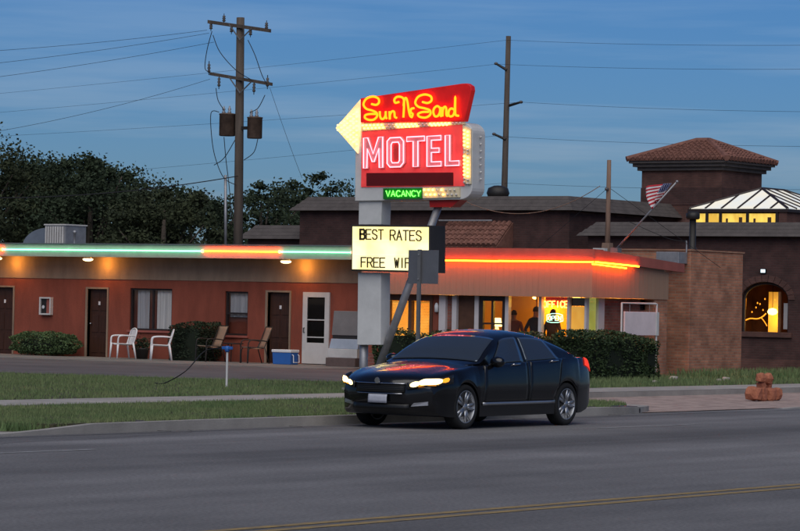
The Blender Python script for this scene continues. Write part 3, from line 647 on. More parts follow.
# ------------------------------------------------------------------ people in the office
def person(loc, rz, h, shirt, label, arms, hairlong=False, bend=0):
    k = h / 1.75
    J = {'pel': (0, 0, .96), 'spn': (0, .01, 1.15), 'chs': (0, .0 - bend * .3, 1.34), 'nck': (0, -bend * .5, 1.50), 'hd0': (0, -.02 - bend * .6, 1.58), 'hd1': (0, -.025 - bend * .7, 1.70)}
    Rr = {'pel': (.17, .12), 'spn': (.145, .105), 'chs': (.17, .115), 'nck': (.058, .058), 'hd0': (.075, .085), 'hd1': (.075, .09)}
    E_ = [('pel', 'spn'), ('spn', 'chs'), ('chs', 'nck'), ('nck', 'hd0'), ('hd0', 'hd1')]
    for s, n in ((1, 'l'), (-1, 'r')):
        el, ha = arms[0 if s == 1 else 1]
        J.update({'sh' + n: (s * .19, 0 - bend * .3, 1.41), 'el' + n: (s * el[0], el[1], el[2]), 'wr' + n: (s * ha[0], ha[1], ha[2]),
                  'hp' + n: (s * .09, 0, .90), 'kn' + n: (s * .10, -.02, .50), 'an' + n: (s * .10, .01, .08), 'to' + n: (s * .12, -.17, .035)})
        hd = Vector(ha) - Vector(el); hd.normalize(); J['pa' + n] = (s * (ha[0] + hd.x * .08), ha[1] + hd.y * .08, ha[2] + hd.z * .08)
        Rr.update({'sh' + n: (.062, .062), 'el' + n: (.044, .044), 'wr' + n: (.028, .026), 'pa' + n: (.04, .02), 'hp' + n: (.095, .10), 'kn' + n: (.06, .062), 'an' + n: (.042, .045), 'to' + n: (.045, .03)})
        E_ += [('chs', 'sh' + n), ('sh' + n, 'el' + n), ('el' + n, 'wr' + n), ('wr' + n, 'pa' + n), ('pel', 'hp' + n), ('hp' + n, 'kn' + n), ('kn' + n, 'an' + n), ('an' + n, 'to' + n)]
        for f in range(5):
            a = (f - 2) * .018; base = 'pa' + n; ln = .07 if f else .05
            J[f'f{f}{n}'] = tuple(Vector(J[base]) + Vector((hd.x * s * ln, hd.y * ln, hd.z * ln)) + Vector((a * .2, a * 1.0, 0))); Rr[f'f{f}{n}'] = (.008, .008); E_.append((base, f'f{f}{n}'))
    keys = list(J); me = bpy.data.meshes.new('tmp'); me.from_pydata([J[q] for q in keys], [(keys.index(a), keys.index(c)) for a, c in E_], [])
    o = bpy.data.objects.new('tmp', me); COL.objects.link(o); o.modifiers.new('s', 'SKIN')
    for i, q in enumerate(keys): me.skin_vertices[0].data[i].radius = Rr[q]; me.skin_vertices[0].data[i].use_root = (q == 'pel')
    ss = o.modifiers.new('u', 'SUBSURF'); ss.levels = 2; ss.render_levels = 2
    dg = bpy.context.evaluated_depsgraph_get(); ev = o.evaluated_get(dg); m2 = bpy.data.meshes.new_from_object(ev)
    bpy.data.objects.remove(o)
    t = thing('person', loc, label, 'person', 'people standing in the lit office'); t.rotation_euler = (0, 0, rz); t.scale = (k,) * 3
    body = bpy.data.objects.new('body', m2); COL.objects.link(body); body.parent = t; m2.materials.clear()
    for m in ('skin', shirt, 'trousers', 'hair'): m2.materials.append(M[m])
    for p in m2.polygons:
        c = p.center; p.use_smooth = True; wr = max(abs(c.x), 0)
        p.material_index = 0 if c.z > 1.475 else (2 if c.z < .97 and abs(c.x) < .22 else 1)
        if c.z < .09: p.material_index = 3
        if abs(c.x) > .2 and c.z < 1.12 : p.material_index = 0
    hb = MB(); 
    def hp(u, v):
        th = u * 2 * math.pi; ph = v * (1.75 if not hairlong else 2.5); rr = (.088, .105, .115)
        fr = math.sin(th); cut = 1.0
        if fr < -.2: ph = min(ph, 1.0)
        return (rr[0] * math.sin(ph) * math.cos(th), -.02 - bend * .68 + rr[1] * math.sin(ph) * math.sin(th), 1.655 + rr[2] * math.cos(ph) - (.12 if hairlong and ph > 2 else 0))
    hb.grid(hp, 18, 8); ho = hb.build('hair', 'hair', None, True, origin=(0, 0, 0)); ho.parent = t
    for s in (1, -1):
        e = MB().blob((s * .033, -.108 - bend * .65, 1.645), (.013, .008, .008), rough=0).build('eye', 'white_plastic', None, True, origin=(0, 0, 0)); e.parent = t
        e = MB().blob((s * .082, -.02 - bend * .65, 1.64), (.012, .02, .03), rough=0).build('ear', 'skin', None, True, origin=(0, 0, 0)); e.parent = t
    e = MB().blob((0, -.118 - bend * .65, 1.62), (.014, .02, .025), rough=0).build('nose', 'skin', None, True, origin=(0, 0, 0)); e.parent = t
    return t
A0 = ((.27, .03, 1.13), (.26, -.14, .93)); A1 = ((.28, .02, 1.14), (.16, -.22, 1.08)); A2 = ((.32, .05, 1.15), (.17, .02, 1.0))
def stand(p, Y): q = py(p, 330, Y); return (q[0], q[1], .10)
person(stand(513.5, 64.3), R(200), 1.62, 'shirt_red', 'person in reddish top standing by the window beside glazed office door', (A0, A1), hairlong=False)
person(stand(535.5, 64.1), R(170), 1.72, 'shirt_dark', 'person in black top with hands on hips behind the office window', (A2, A2))
person(stand(552.5, 64.5), R(175), 1.66, 'shirt_brown', 'person in brown top standing behind the green neon word', (A0, A1))
# ------------------------------------------------------------------ things on the office roof and by the hedge
q0 = px(610, 160, -39.7); q1 = px(607.5, 243, -39.7); yb = float(q1[1])
ms = thing('roof_mast', (-39.7, yb, 2.93), 'bare wooden mast with stayed base on the office roof', 'mast')
MB().tube([(-39.7, yb, 2.93), (-39.7, yb, float(q0[2]))], [.075, .055], 8).build('mast_pole', 'mast_wood', ms, True)
MB().prism([(-39.85, yb - .12, 2.93), (-39.55, yb - .12, 2.93), (-39.6, yb - .1, 3.5), (-39.8, yb - .1, 3.5)], (0, .2, 0)).build('mast_foot', 'mast_wood', ms)
MB().box((-39.95, yb - .3, 2.93), (-39.6, yb - .16, 3.36)).build('foot_plate', 'old_white', ms)
MB().blob((-39.7, yb - .08, float(q0[2]) - .75), (.05, .08, .05), rough=0).build('insulator', 'porcelain', ms)
for (dx, dy) in ((2.2, 2.0), (-3.0, .5)):
    MB().tube([(-39.7, yb, float(q0[2]) - .7), (-39.7 + dx, yb + dy, 2.93)], .006, 4).build('stay_wire', 'wire', ms)
# flag on a slanted pole
f0 = py(616, 249.5, 63.4); f1 = py(677, 181.5, 63.4); f0[2] = max(f0[2], 3.2)
fp = thing('flag_pole', tuple(f0), 'slanted pale flag pole rising from the office roof', 'flag pole')
MB().tube([f0, f1], [.028, .02], 7).build('pole', 'galv', fp, True); MB().blob(f1, (.035, .035, .035), rough=0).build('finial', 'galv', fp, True); MB().box(f0 - np.array([.1, .1, .08]), f0 + np.array([.1, .1, .04])).build('bracket', 'grey_metal', fp)
def flagmat():
    m = bpy.data.materials.new('flag'); m.use_nodes = True; t = m.node_tree; b = t.nodes['Principled BSDF']; b.inputs['Roughness'].default_value = .9
    uv = t.nodes.new('ShaderNodeUVMap'); s = t.nodes.new('ShaderNodeSeparateXYZ'); t.links.new(uv.outputs[0], s.inputs[0])
    def mth(op, a, c, d=None):
        n = t.nodes.new('ShaderNodeMath'); n.operation = op
        for i, z in enumerate((a, c)):
            if isinstance(z, (int, float)): n.inputs[i].default_value = z
            else: t.links.new(z, n.inputs[i])
        return n.outputs[0]
    st = mth('GREATER_THAN', mth('MODULO', mth('MULTIPLY', s.outputs[1], 13.0), 2.0), 1.0)
    mix = t.nodes.new('ShaderNodeMixRGB'); mix.inputs[1].default_value = (.48, .02, .035, 1); mix.inputs[2].default_value = (.74, .72, .72, 1); t.links.new(st, mix.inputs[0])
    can = mth('MULTIPLY', mth('LESS_THAN', s.outputs[0], .4), mth('GREATER_THAN', s.outputs[1], 6 / 13))
    vo = t.nodes.new('ShaderNodeTexVoronoi'); vo.inputs['Scale'].default_value = 16; vo.inputs['Randomness'].default_value = 0; t.links.new(uv.outputs[0], vo.inputs[0])
    star = mth('LESS_THAN', vo.outputs[0], .22)
    c2 = t.nodes.new('ShaderNodeMixRGB'); c2.inputs[1].default_value = (.018, .03, .13, 1); c2.inputs[2].default_value = (.7, .7, .72, 1); t.links.new(star, c2.inputs[0])
    m3 = t.nodes.new('ShaderNodeMixRGB'); t.links.new(can, m3.inputs[0]); t.links.new(mix.outputs[0], m3.inputs[1]); t.links.new(c2.outputs[0], m3.inputs[2]); t.links.new(m3.outputs[0], b.inputs['Base Color'])
    M['flag'] = m
flagmat()
NU, NV = 26, 14; me = bpy.data.meshes.new('flag'); vs = []; uvs = []
ax = (f0 - f1) / np.linalg.norm(f0 - f1); top = f1 + ax * .06
for i in range(NU + 1):
    for j in range(NV + 1):
        u, v = i / NU, j / NV                              # u along the fly, v from lower hoist to upper hoist
        q = (np.array((672.3, 183.0)) * v + np.array((661, 196.5)) * (1 - v)) * (1 - u) + (np.array((645, 186.0)) * v + np.array((653, 208.5)) * (1 - v)) * u
        p = py(q[0] + .5 * math.sin(9 * u + 4 * v), q[1] + .9 * math.sin(7 * u + 1.5 * v) * u, 63.4) + np.array([0, .10 * math.sin(u * 10 + v * 3) * min(1, u * 3), 0])
        vs.append(tuple(p - top)); uvs.append((u, v))
fs = [(i * (NV + 1) + j, (i + 1) * (NV + 1) + j, (i + 1) * (NV + 1) + j + 1, i * (NV + 1) + j + 1) for i in range(NU) for j in range(NV)]
me.from_pydata(vs, [], fs); ul = me.uv_layers.new(name='UVMap')
for p in me.polygons:
    p.use_smooth = True
    for li in p.loop_indices: ul.data[li].uv = uvs[me.loops[li].vertex_index]
me.materials.append(M['flag']); fo = bpy.data.objects.new('flag', me); COL.objects.link(fo); fo.location = top
so_ = fo.modifiers.new('thick', 'SOLIDIFY'); so_.thickness = .006
tag(fo, 'striped red and white flag with starred blue corner hanging from slanted pole', 'flag')
# brick pier with a vent pipe and junction box
pier = thing('brick_pier', (-40, 69.3, 0), 'tall free-standing brown brick wall at the end of the office', 'wall')
MB().box((-41.2, 67.87, 0), (FX, 70.7, 3.36)).build('wall', 'brick_pier', pier, bevel=.015)
MB().box((-41.24, 67.84, 3.362), (FX + .03, 70.73, 3.40)).build('coping', 'brick_pier', pier)
q = px(693, 217, -38.75); vp = thing('vent_pipe', (-38.75, float(q[1]), 3.4), 'black capped vent pipe on top of the brick pier', 'vent')
MB().lathe([(.14, 0), (.13, .03), (.09, .05), (.085, .86)], (-38.75, float(q[1]), 3.4), n=14).build('pipe', 'dark_metal', vp, True)
MB().lathe([(.15, .80), (.18, .83), (.18, .95), (.10, 1.0), (.0, 1.01)], (-38.75, float(q[1]), 3.4), n=14).build('cap', 'dark_metal', vp, True)
jb = thing('junction_box', (FX - .5, 67.6, 3.0), 'grey metal junction box with thin conduit beside the brick pier', 'box')
MB().box((FX - .75, 67.38, 3.02), (FX - .08, 67.84, 3.32)).build('box', 'galv', jb, bevel=.01)
MB().tube([(FX - .1, 67.82, 3.15), (FX - .1, 67.82, 3.5), (FX - .1, 67.8, 3.62)], .02, 6).build('conduit', 'galv', jb)
MB().tube(crom([(FX - .1, 67.8, 3.6), (FX - .5, 67.7, 3.65), (FX - 1.0, 67.5, 3.85), (FX - 1.5, 67.2, 4.1)]), .008, 5).build('cable', 'wire', jb)
# white notice board on a pipe frame
bd = thing('notice_board', (float(px(638, 337, -37.9)[0]), float(px(638, 337, -37.9)[1]), 0), 'blank white board hung in a pale pipe frame behind the hedge', 'board')
bx = -37.9
def bp_(p, y): return px(p, y, bx)
b = MB(); A = bp_(624.5, 311.5); Bq = bp_(655, 335.5)
y0, y1, z0, z1 = float(A[1]), float(Bq[1]), float(Bq[2]), float(A[2])
b.box((bx - .03, y0, z0), (bx + .02, y1, z1)); b.build('board', 'board_white', bd, bevel=.006)
MB().box((bx - .10, y1 + .002, z0), (bx + .04, y1 + .12, z1)).build('side_post', 'sign_white', bd)
yl = float(bp_(621.5, 320)[1]); zt = float(bp_(622, 303)[2])
MB().tube([(bx, yl, 0), (bx, yl, zt), (bx, y1, zt), (bx, y1 + .06, zt), (bx, y1 + .06, 0)], .025, 6).build('frame', 'sign_white', bd)
for yy in (y0 + .25, y1 - .3): MB().tube([(bx, yy, z1), (bx, yy, zt)], .006, 4).build('hanger', 'galv', bd)
# ------------------------------------------------------------------ hedges, shrubs
def boxhedge(name, boxes, n, size, label, m='leaf_mid', ell=False, cat='hedge'):
    lo = np.min([b_[0] for b_ in boxes], 0); hi = np.max([b_[1] for b_ in boxes], 0); loc = ((lo[0] + hi[0]) / 2, (lo[1] + hi[1]) / 2, lo[2])
    t = thing(name, loc, label, cat); P = []
    core = MB(); tot = sum(np.prod(np.array(b_[1]) - np.array(b_[0])) ** .67 for b_ in boxes)
    for (a, c) in boxes:
        a = np.array(a); c = np.array(c); d = c - a; k = int(n * np.prod(d) ** .67 / tot)
        if ell:
            u = rng.normal(size=(k, 3)); u /= np.linalg.norm(u, axis=1)[:, None]; u = np.sign(u) * np.abs(u) ** .75
            r = 1 - np.abs(rng.normal(0, .10, (k, 1))); q = (a + c) / 2 + u * d / 2 * r * (1 + .08 * np.sin(u[:, :1] * 9) * np.cos(u[:, 2:] * 7)); q = q[q[:, 2] > a[2] + .03]; P.append(q)
            core.blob((a + c) / 2 + np.array([0, 0, -.03]), d / 2 * .82, rough=.08)
        else:
            q = rng.uniform(0, 1, (k, 3)); f = rng.integers(0, 5, k); depth = np.abs(rng.normal(0, .035, k))
            for i, (axn, sd) in enumerate(((0, 0), (0, 1), (1, 0), (1, 1), (2, 1))):
                s = f == i; q[s, axn] = (1 - depth[s] / d[axn]) if sd else depth[s] / d[axn]
            q = a + q * d; q += .07 * np.sin(q[:, [1, 2, 0]] * 3.1) + .05 * np.sin(q[:, [2, 0, 1]] * 7.3); q[:, 2] = np.maximum(q[:, 2], a[2] + .02); P.append(q)
            core.box(a + np.array([.1, .1, 0]), c - .1)
    core.build('dark_core', 'hedge_core', t); leaves(np.vstack(P), size, 'foliage', m, t); return t  # solid near-black core filling the inside behind the leaves
hz = 1.06
hy1 = float(px(656, 340, -37.45)[1])
boxhedge('clipped_hedge', [((-38.2, 61.0, 0), (-37.15, 63.7, hz + .12)), ((-38.25, 63.7, 0), (-37.3, hy1, hz))], 14000, .075, 'dark clipped hedge wrapping the corner of the office', 'leaf_mid')
boxhedge('low_hedge', [((-44.4, 62.3, 0), (-38.6, 62.95, 1.12))], 9000, .075, 'low hedge below the lit office blinds window', 'leaf_mid')
def onslab(p, y): 
    g = gnd(p, y, SLAB); return g
a = py(46, 348, 65.1)
boxhedge('rounded_shrub', [((py(14, 345, 65.0)[0], 64.5, SLAB), (py(78, 345, 65.0)[0], 65.5, .82))], 6500, .07, 'wide low clipped shrub beneath the framed notice panel', 'leaf_light', ell=True, cat='shrub')
boxhedge('upright_shrub', [((py(176, 345, 65.1)[0], 64.7, SLAB), (py(209, 345, 65.1)[0], 65.55, 1.12))], 5000, .065, 'dark upright shrub between white and tan patio chairs', 'leaf_dark', cat='shrub')
# ------------------------------------------------------------------ patio things
def plastic_chair():
    t = thing('plastic_chair', (0, 0, 0), 'white moulded plastic armchair next to the brown door', 'chair', 'white plastic chairs')
    m = 'white_plastic'
    b = MB(); b.grid(lambda u, v: (-.22 + .44 * u, -.23 + .44 * v, .43 - .03 * math.sin(math.pi * u) + .015 * (1 - v)), 6, 6); o = b.build('seat', m, t, True); s = o.modifiers.new('t', 'SOLIDIFY'); s.thickness = .022
    bk = MB().tube(crom([(-.22, .22, .42), (-.235, .28, .62), (-.20, .33, .80), (0, .35, .86), (.20, .33, .80), (.235, .28, .62), (.22, .22, .42)]), .02, 6).build('backrest', m, t, True)
    for i in range(6):
        x = -.15 + .06 * i; zt = .835 - .9 * x * x * 1.2
        MB().prism([(x - .019, .225, .43), (x + .019, .225, .43), (x + .017, .335, zt), (x - .017, .335, zt)], (0, .014, 0)).build('slat', m, bk)
    for s in (-1, 1):
        MB().tube(crom([(s * .23, .28, .64), (s * .275, .10, .655), (s * .28, -.15, .65), (s * .275, -.24, .60), (s * .265, -.255, .42)]), .024, 6).build('arm', m, t, True)
        MB().tube([(s * .255, -.245, .45), (s * .275, -.275, .0)], [.032, .022], 6).build('leg', m, t, True)
        MB().tube([(s * .225, .22, .45), (s * .25, .30, .0)], [.032, .022], 6).build('leg', m, t, True)
    return t
pc = plastic_chair()
def spot(p, y): g = gnd(p, y, SLAB); return (g[0], min(g[1], 65.1), SLAB)
g1 = py(122.5, 362, 64.35); g2 = py(160.5, 364, 64.2)
pc.location = (g1[0], 64.35, SLAB); pc.rotation_euler = (0, 0, R(-28))
copy_tree(pc, (g2[0], 64.2, SLAB), R(-48), 'white moulded plastic armchair next to the dark upright shrub')
def sling_chair():
    t = thing('sling_chair', (0, 0, 0), 'tan sling patio chair with dark frame beside the dark shrub', 'chair', 'tan sling chairs')
    b = MB(); b.grid(lambda u, v: (-.24 + .48 * u, -.24 + .46 * v, .42 - .03 * math.sin(math.pi * v) * 1.0 + .02 * (1 - v)), 4, 6); b.build('seat', 'tan_sling', t, True).modifiers.new('t', 'SOLIDIFY').thickness = .012
    b = MB(); b.grid(lambda u, v: (-.24 + .48 * u, .22 + .22 * v + .02 * math.sin(math.pi * v), .42 + .56 * v), 4, 6); b.build('backrest', 'tan_sling', t, True).modifiers.new('t', 'SOLIDIFY').thickness = .012
    for s in (-1, 1):
        MB().tube([(s * .255, -.25, .44), (s * .255, .22, .42), (s * .255, .45, .99)], .016, 6).build('side_rail', 'dark_metal', t, True)
        MB().tube(crom([(s * .285, -.27, 0), (s * .285, -.26, .45), (s * .29, -.20, .62), (s * .29, .05, .63), (s * .28, .30, .60)]), .016, 6).build('arm', 'dark_metal', t, True)
        MB().tube([(s * .28, .22, .45), (s * .285, .36, 0)], .016, 6).build('leg', 'dark_metal', t, True)
        MB().tube([(s * .285, -.262, .0), (s * .285, -.24, .35), (s * .255, -.2, .43)], .016, 6).build('leg', 'dark_metal', t, True)
    MB().tube([(-.255, .45, .99), (.255, .45, .99)], .016, 6).build('top_rail', 'dark_metal', t)
    return t
scx = sling_chair(); g1 = py(209, 362, 64.75); scx.location = (g1[0], 64.75, SLAB); scx.rotation_euler = (0, 0, R(-22))
g2 = py(253, 365, 64.65); copy_tree(scx, (g2[0], 64.65, SLAB), R(-32), 'tan sling patio chair with dark frame beside the blue cooler')
g = py(233, 362, 64.9); st = thing('side_table', (g[0], 64.9, SLAB), 'small dark round patio table between two tan chairs', 'table')
MB().lathe([(.26, .50), (.28, .51), (.28, .53), (.0, .535)], (g[0], 64.9, SLAB), n=20).build('table_top', 'dark_metal', st)
for k in range(3):
    a = k * 2.1 + .4; MB().tube([(g[0] + .2 * math.cos(a), 64.9 + .2 * math.sin(a), SLAB + .5), (g[0] + .24 * math.cos(a), 64.9 + .24 * math.sin(a), SLAB)], .014, 5).build('leg', 'dark_metal', st)
g = py(142, 360, 65.0); pp = thing('plant_pot', (g[0], 65.0, SLAB), 'dark pot of leafy plants between two white chairs', 'plant')
MB().lathe([(.15, 0), (.19, .26), (.205, .27), (.205, .31), (.17, .31), (.16, .27)], (g[0], 65.0, SLAB), n=16).build('pot', 'sign_dark', pp, True)
u = rng.normal(0, 1, (500, 3)) * np.array([.13, .13, .08]) + np.array([g[0], 65.0, SLAB + .42]); u[:, 2] = np.maximum(u[:, 2], SLAB + .28); leaves(u, .07, 'foliage', 'leaf_dark', pp)
# blue cooler
g0 = py(272, 369, 64.5); g1 = py(290.5, 369, 64.5); X0, X1 = g0[0], g1[0]
co = thing('cooler', ((X0 + X1) / 2, 64.7, SLAB), 'blue picnic cooler with white lid before the brown door', 'cooler')
MB().prism([(X0 + .02, 64.5, SLAB), (X1 - .02, 64.5, SLAB), (X1, 64.49, SLAB + .32), (X0, 64.49, SLAB + .32)], (0, .36, 0)).build('body', 'blue_plastic', co, bevel=.015)
MB().box((X0 - .015, 64.475, SLAB + .322), (X1 + .015, 64.87, SLAB + .40)).build('lid', 'white_plastic', co, bevel=.015)
MB().tube([(X1 + .01, 64.55, SLAB + .27), (X1 + .05, 64.55, SLAB + .25), (X1 + .06, 64.55, SLAB + .06), (X1 + .06, 64.8, SLAB + .06), (X1 + .05, 64.8, SLAB + .25), (X1 + .01, 64.8, SLAB + .27)], .014, 5).build('handle', 'white_plastic', co)
# framed notice panel on the wall
n0 = py(42, 297, WY); n1 = py(53, 315, WY)
nb_ = thing('wall_sign', (n0[0], WY, n1[2]), 'small white framed panel mounted on the red wall above shrub', 'sign')
x0, x1, z0, z1 = n0[0], n1[0], n1[2], n0[2]
fr = MB(); t = .045
for (a, c, e, h) in ((x0, x0 + t, z0, z1), (x1 - t, x1, z0, z1), (x0 + t, x1 - t, z0, z0 + t), (x0 + t, x1 - t, z1 - t, z1)): fr.box((a, WY - .12, e), (c, WY - .003, h))
fr.build('frame', 'white_door', nb_); xm = x0 + .55 * (x1 - x0)
MB().box((x0 + t, WY - .07, z0 + t), (xm, WY - .05, z1 - t)).build('dark_insert', 'dark_metal', nb_)
MB().box((xm, WY - .07, z0 + t), (x1 - t, WY - .05, z1 - t)).build('red_insert', 'red_trim', nb_)
MB().lathe([(.05, 0), (.05, .01)], (x0 + .13, WY - .085, (z0 + z1) / 2 - .03), axis='y').build('white_mark', 'white_plastic', nb_)
# ice merchandiser beside the screen door
c0 = py(329, 372, 64.6)[0]; c1 = py(357, 372, 64.6)[0]; Yc = 64.6
ic = thing('ice_chest', ((c0 + c1) / 2, Yc + .3, SLAB), 'grey and white ice chest on brown base beside the white door', 'ice chest')
def zz(y): return float(py(342, y, Yc)[2])
MB().box((c0 - .05, Yc - .10, SLAB), (c1, Yc + .55, zz(358))).build('base', 'brown_box', ic, bevel=.01)
MB().box((c0 - .04, Yc - .02, zz(358) + .002), (c1, Yc + .6, zz(349))).build('cabinet', 'old_white', ic, bevel=.01)
MB().prism([(c0 - .02, Yc, zz(349) + .002), (c1, Yc, zz(349) + .002), (c1, Yc + .06, zz(339)), (c0, Yc + .06, zz(339))], (0, .5, 0)).build('flap', 'pale_blue', ic, bevel=.01)
MB().box((c0 + .02, Yc + .10, zz(339) + .002), (c1, Yc + .6, zz(335.5))).build('gap', 'sign_dark', ic)
MB().prism([(c0, Yc + .08, zz(335.5) + .002), (c1, Yc + .08, zz(335.5) + .002), (c1, Yc + .16, zz(311)), (c0, Yc + .16, zz(311))], (0, .45, 0)).build('hood', 'grey_panel', ic, bevel=.01)
# rooftop cooler unit
a0 = py(31, 243, 66.6); a1 = py(66, 224, 66.6); zt = a1[2]
ac = thing('rooftop_cooler', ((a0[0] + a1[0]) / 2, 67, 3.27), 'pale louvered evaporative cooler with curved grey duct on the wing roof', 'air conditioner')
x0, x1 = py(45, 240, 66.6)[0], a1[0]
MB().box((x0, 66.6, 3.30), (x1, 67.5, zt - .04)).build('cabinet', 'galv', ac); MB().box((x0 - .03, 66.57, zt - .038), (x1 + .03, 67.53, zt)).build('lid', 'old_white', ac)
MB().box((x0 + .05, 66.65, 3.27), (x1 - .05, 67.4, 3.30)).build('skid', 'dark_metal', ac)
n = 8
for i in range(n):
    x = x0 + .03 + (x1 - x0 - .06) * i / n; MB().box((x, 66.565, 3.33), (x + .045, 66.598, zt - .07)).build('louver', 'old_white', ac)
dxl = py(20, 243, 66.6)[0]; rad = zt - .12 - 3.27
pts = [(x0 - .002, 66.7, 3.28)] + [(x0 - .002 - (x0 - dxl) * math.sin(R(a)), 66.7, 3.28 + (rad) * math.cos(R(a))) for a in range(0, 91, 10)]
MB().prism(pts, (0, .6, 0)).build('duct', 'duct', ac)
MB().tube([(py(74, 240, 66)[0], 66, 3.27), (py(74, 240, 66)[0], 66, 3.75)], .025, 6)
vp2 = MB().lathe([(.05, 0), (.03, .02), (.03, .42), (.06, .43), (.06, .50), (.01, .52)], (py(74.5, 240, 66.5)[0], 66.5, 3.27), n=10); tag(vp2.build('roof_vent', 'galv', None, True), 'thin grey vent stack beside the rooftop cooler', 'vent')
# hose tap stake with hose
g = gnd(226.5, 388, .10); sp = thing('tap_stake', (g[0], g[1], .10), 'white stake with blue hose tap at the edge of the lawn', 'tap')
zt = float(py(226.5, 346, g[1])[2])
MB().tube([(g[0], g[1], .08), (g[0], g[1], zt - .1)], .022, 6).build('stake', 'sign_white', sp)
MB().lathe([(.03, -.12), (.05, -.10), (.05, -.02), (.03, .0)], (g[0], g[1], zt), n=10).build('tap', 'blue_plastic', sp, True)
MB().box((g[0] - .12, g[1] - .03, zt - .07), (g[0] + .12, g[1] + .03, zt - .01)).build('tap_arm', 'blue_plastic', sp, bevel=.01)
h0 = gnd(165, 385, .12)
tag(MB().tube(crom([(g[0] - .12, g[1], zt - .05), (g[0] - .8, g[1] + .29, .80), (h0[0] + .7, h0[1] - .22, .42), (h0[0], h0[1], .16), (h0[0] - .5, h0[1] + .3, .14)]), .011, 6).build('garden_hose', 'wire', None, True), 'dark hose sagging from the blue tap down to the lawn edge', 'hose')
# ------------------------------------------------------------------ the motel sign
SY = 47.5
sgx = float(py(366, 300, SY)[0])
sg = thing('motel_sign', (sgx, SY + .2, .1), 'tall neon motel sign with lit arrow, reader board and white column', 'sign')
def sp_(x, y, dy=0): return py(x, y, SY + dy)
def panel(pts, y0, y1, name, m, bevel=0, parent=None):     # outline in picture pixels, laid on the sign plane
    P = [py(a, c, SY) + np.array([0, y0, 0]) for a, c in pts]
    return MB().prism(P, (0, y1 - y0, 0)).build(name, m, parent or sg, bevel=bevel)
def arc(cx, cy, rx, ry, a0, a1, n=6): return [(cx + rx * math.cos(R(a0 + (a1 - a0) * i / n)), cy - ry * math.sin(R(a0 + (a1 - a0) * i / n))) for i in range(n + 1)]
# white column and posts
panel([(356.5, 200), (379.5, 200), (378.5, 224.5), (356, 224.5)], .08, .40, 'column', 'sign_white', .01)
panel([(355.5, 272.5), (378.5, 272.5), (378, 345), (354.7, 345)], .08, .40, 'column', 'sign_white', .01)
bxy = py(364, 345, SY + .24)
MB().tube([(bxy[0], SY + .24, .0), (bxy[0], SY + .24, 1.2)], .085, 12).build('base_post', 'galv', sg, True)
MB().box((bxy[0] - .3, SY - .06, 0), (bxy[0] + .3, SY + .54, .16)).build('footing', 'concrete', sg)
bt = py(439, 205, SY + .25); bb = py(387, 345, SY + .25); dv = (bb - bt) / (bt[2] - bb[2]); bot = bb + dv * (bb[2] - .0)
MB().tube([tuple(bt), tuple(bot)], .075, 12).build('leaning_post', 'galv', sg, True)
# cabinet with rounded right-hand corners
cab = [(354.8, 131), (354.2, 201)] + arc(459, 188, 12.5, 11.5, -90, 0) + arc(461, 133, 11, 11, 0, 90) + [(361, 122.8)]
cb = panel(cab, .02, .46, 'cabinet', 'sign_white', .012)
panel([(426, 199), (458, 198.5), (449, 206.5), (427, 207)], .10, .38, 'lower_bracket', 'sign_red')
panel([(362, 131.5), (462.5, 124.5), (464, 186), (361, 187)], .0, .019, 'motel_panel', 'sign_pink_glow')
panel([(367, 173), (453.5, 172.5), (453.5, 185.5), (367, 186)], -.02, -.001, 'blank_panel', 'sign_darkred')
panel([(384, 188.3), (422.5, 188), (422.5, 198.8), (384, 199.3)], -.03, .018, 'vacancy_box', 'green_box')
neonword('VACANCY', 386, 420.5, 190.6, 196.4, SY - .055, .0085, 'neon_vac', sg, gap=.3)
# top name panel
nm = [(361.6, 98.3), (463, 83.6)] + [(468, 83.4), (472, 86), (472.6, 90.5)] + [(465.5, 121.5), (361.6, 122.6)]
panel(nm, -.04, .10, 'name_panel', 'sign_red_glow', .012)
# arrow head and lit bulb channel
panel([(336.0, 128), (361.3, 98.8), (361.3, 131), (354, 131), (357.8, 153)][:3] + [(361.0, 131.2), (358.0, 153.5)], -.02, .30, 'arrow_head', 'arrow_face', .01)
chans = [([(361.8, 123.2), (465, 121.6), (465, 124.3), (361.9, 131.0)], 'bulb_channel'), ([(463, 125), (471.5, 129), (471.3, 184), (464.2, 184)], 'bulb_channel'), ([(423, 187.8), (460, 187.2), (460, 197.2), (423, 198.3)], 'bulb_channel')]
for pts, m in chans: panel(pts, -.015, .018, 'bulb_channel', m)
bulb = MB().blob((0, 0, 0), (.021, .03, .021), rough=0); bme = {}
for key, m in (('on', 'bulb_on'), ('off', 'sign_white')):
    o = bulb.build('bulb', m, None, True, origin=(0, 0, 0)); bme[key] = o.data; bpy.data.objects.remove(o)
def putbulb(x, y, on=True, dy=-.045):
    o = bpy.data.objects.new('bulb', bme['on' if on else 'off']); COL.objects.link(o); o.parent = sg; o.location = py(x, y, SY) + np.array([0, dy, 0]) - np.array(ORG[sg.name])
for r in range(2):
    for i in range(27):
        x = 364 + i * 3.75 + r * 1.6; t = (x - 362) / 103
        yt = 123.6 - 1.2 * t; yb = 130.6 - 6.0 * t; on = (i // 3) % 3 != 2 and i < 25
        if r == 1 and t > .85: continue
        putbulb(x, yt + (yb - yt) * (.28 + .44 * r), on)
for i in range(15):
    for r in range(2): putbulb(465.5 + r * 3.4, 130.5 + i * 3.7 + r * 1.4, i not in (5, 6) and i < 13)
for i in range(8):
    for r in range(2): putbulb(425.5 + i * 4.3 + r * 1.8, 190 + r * 4.6, i < 5 and i != 3)
for i in range(7):
    n_ = 2 + i
    for j in range(n_): putbulb(339.5 + i * 3.1, 127.7 + (j - (n_ - 1) / 2) * 4.6 + i * .1, True, -.05)
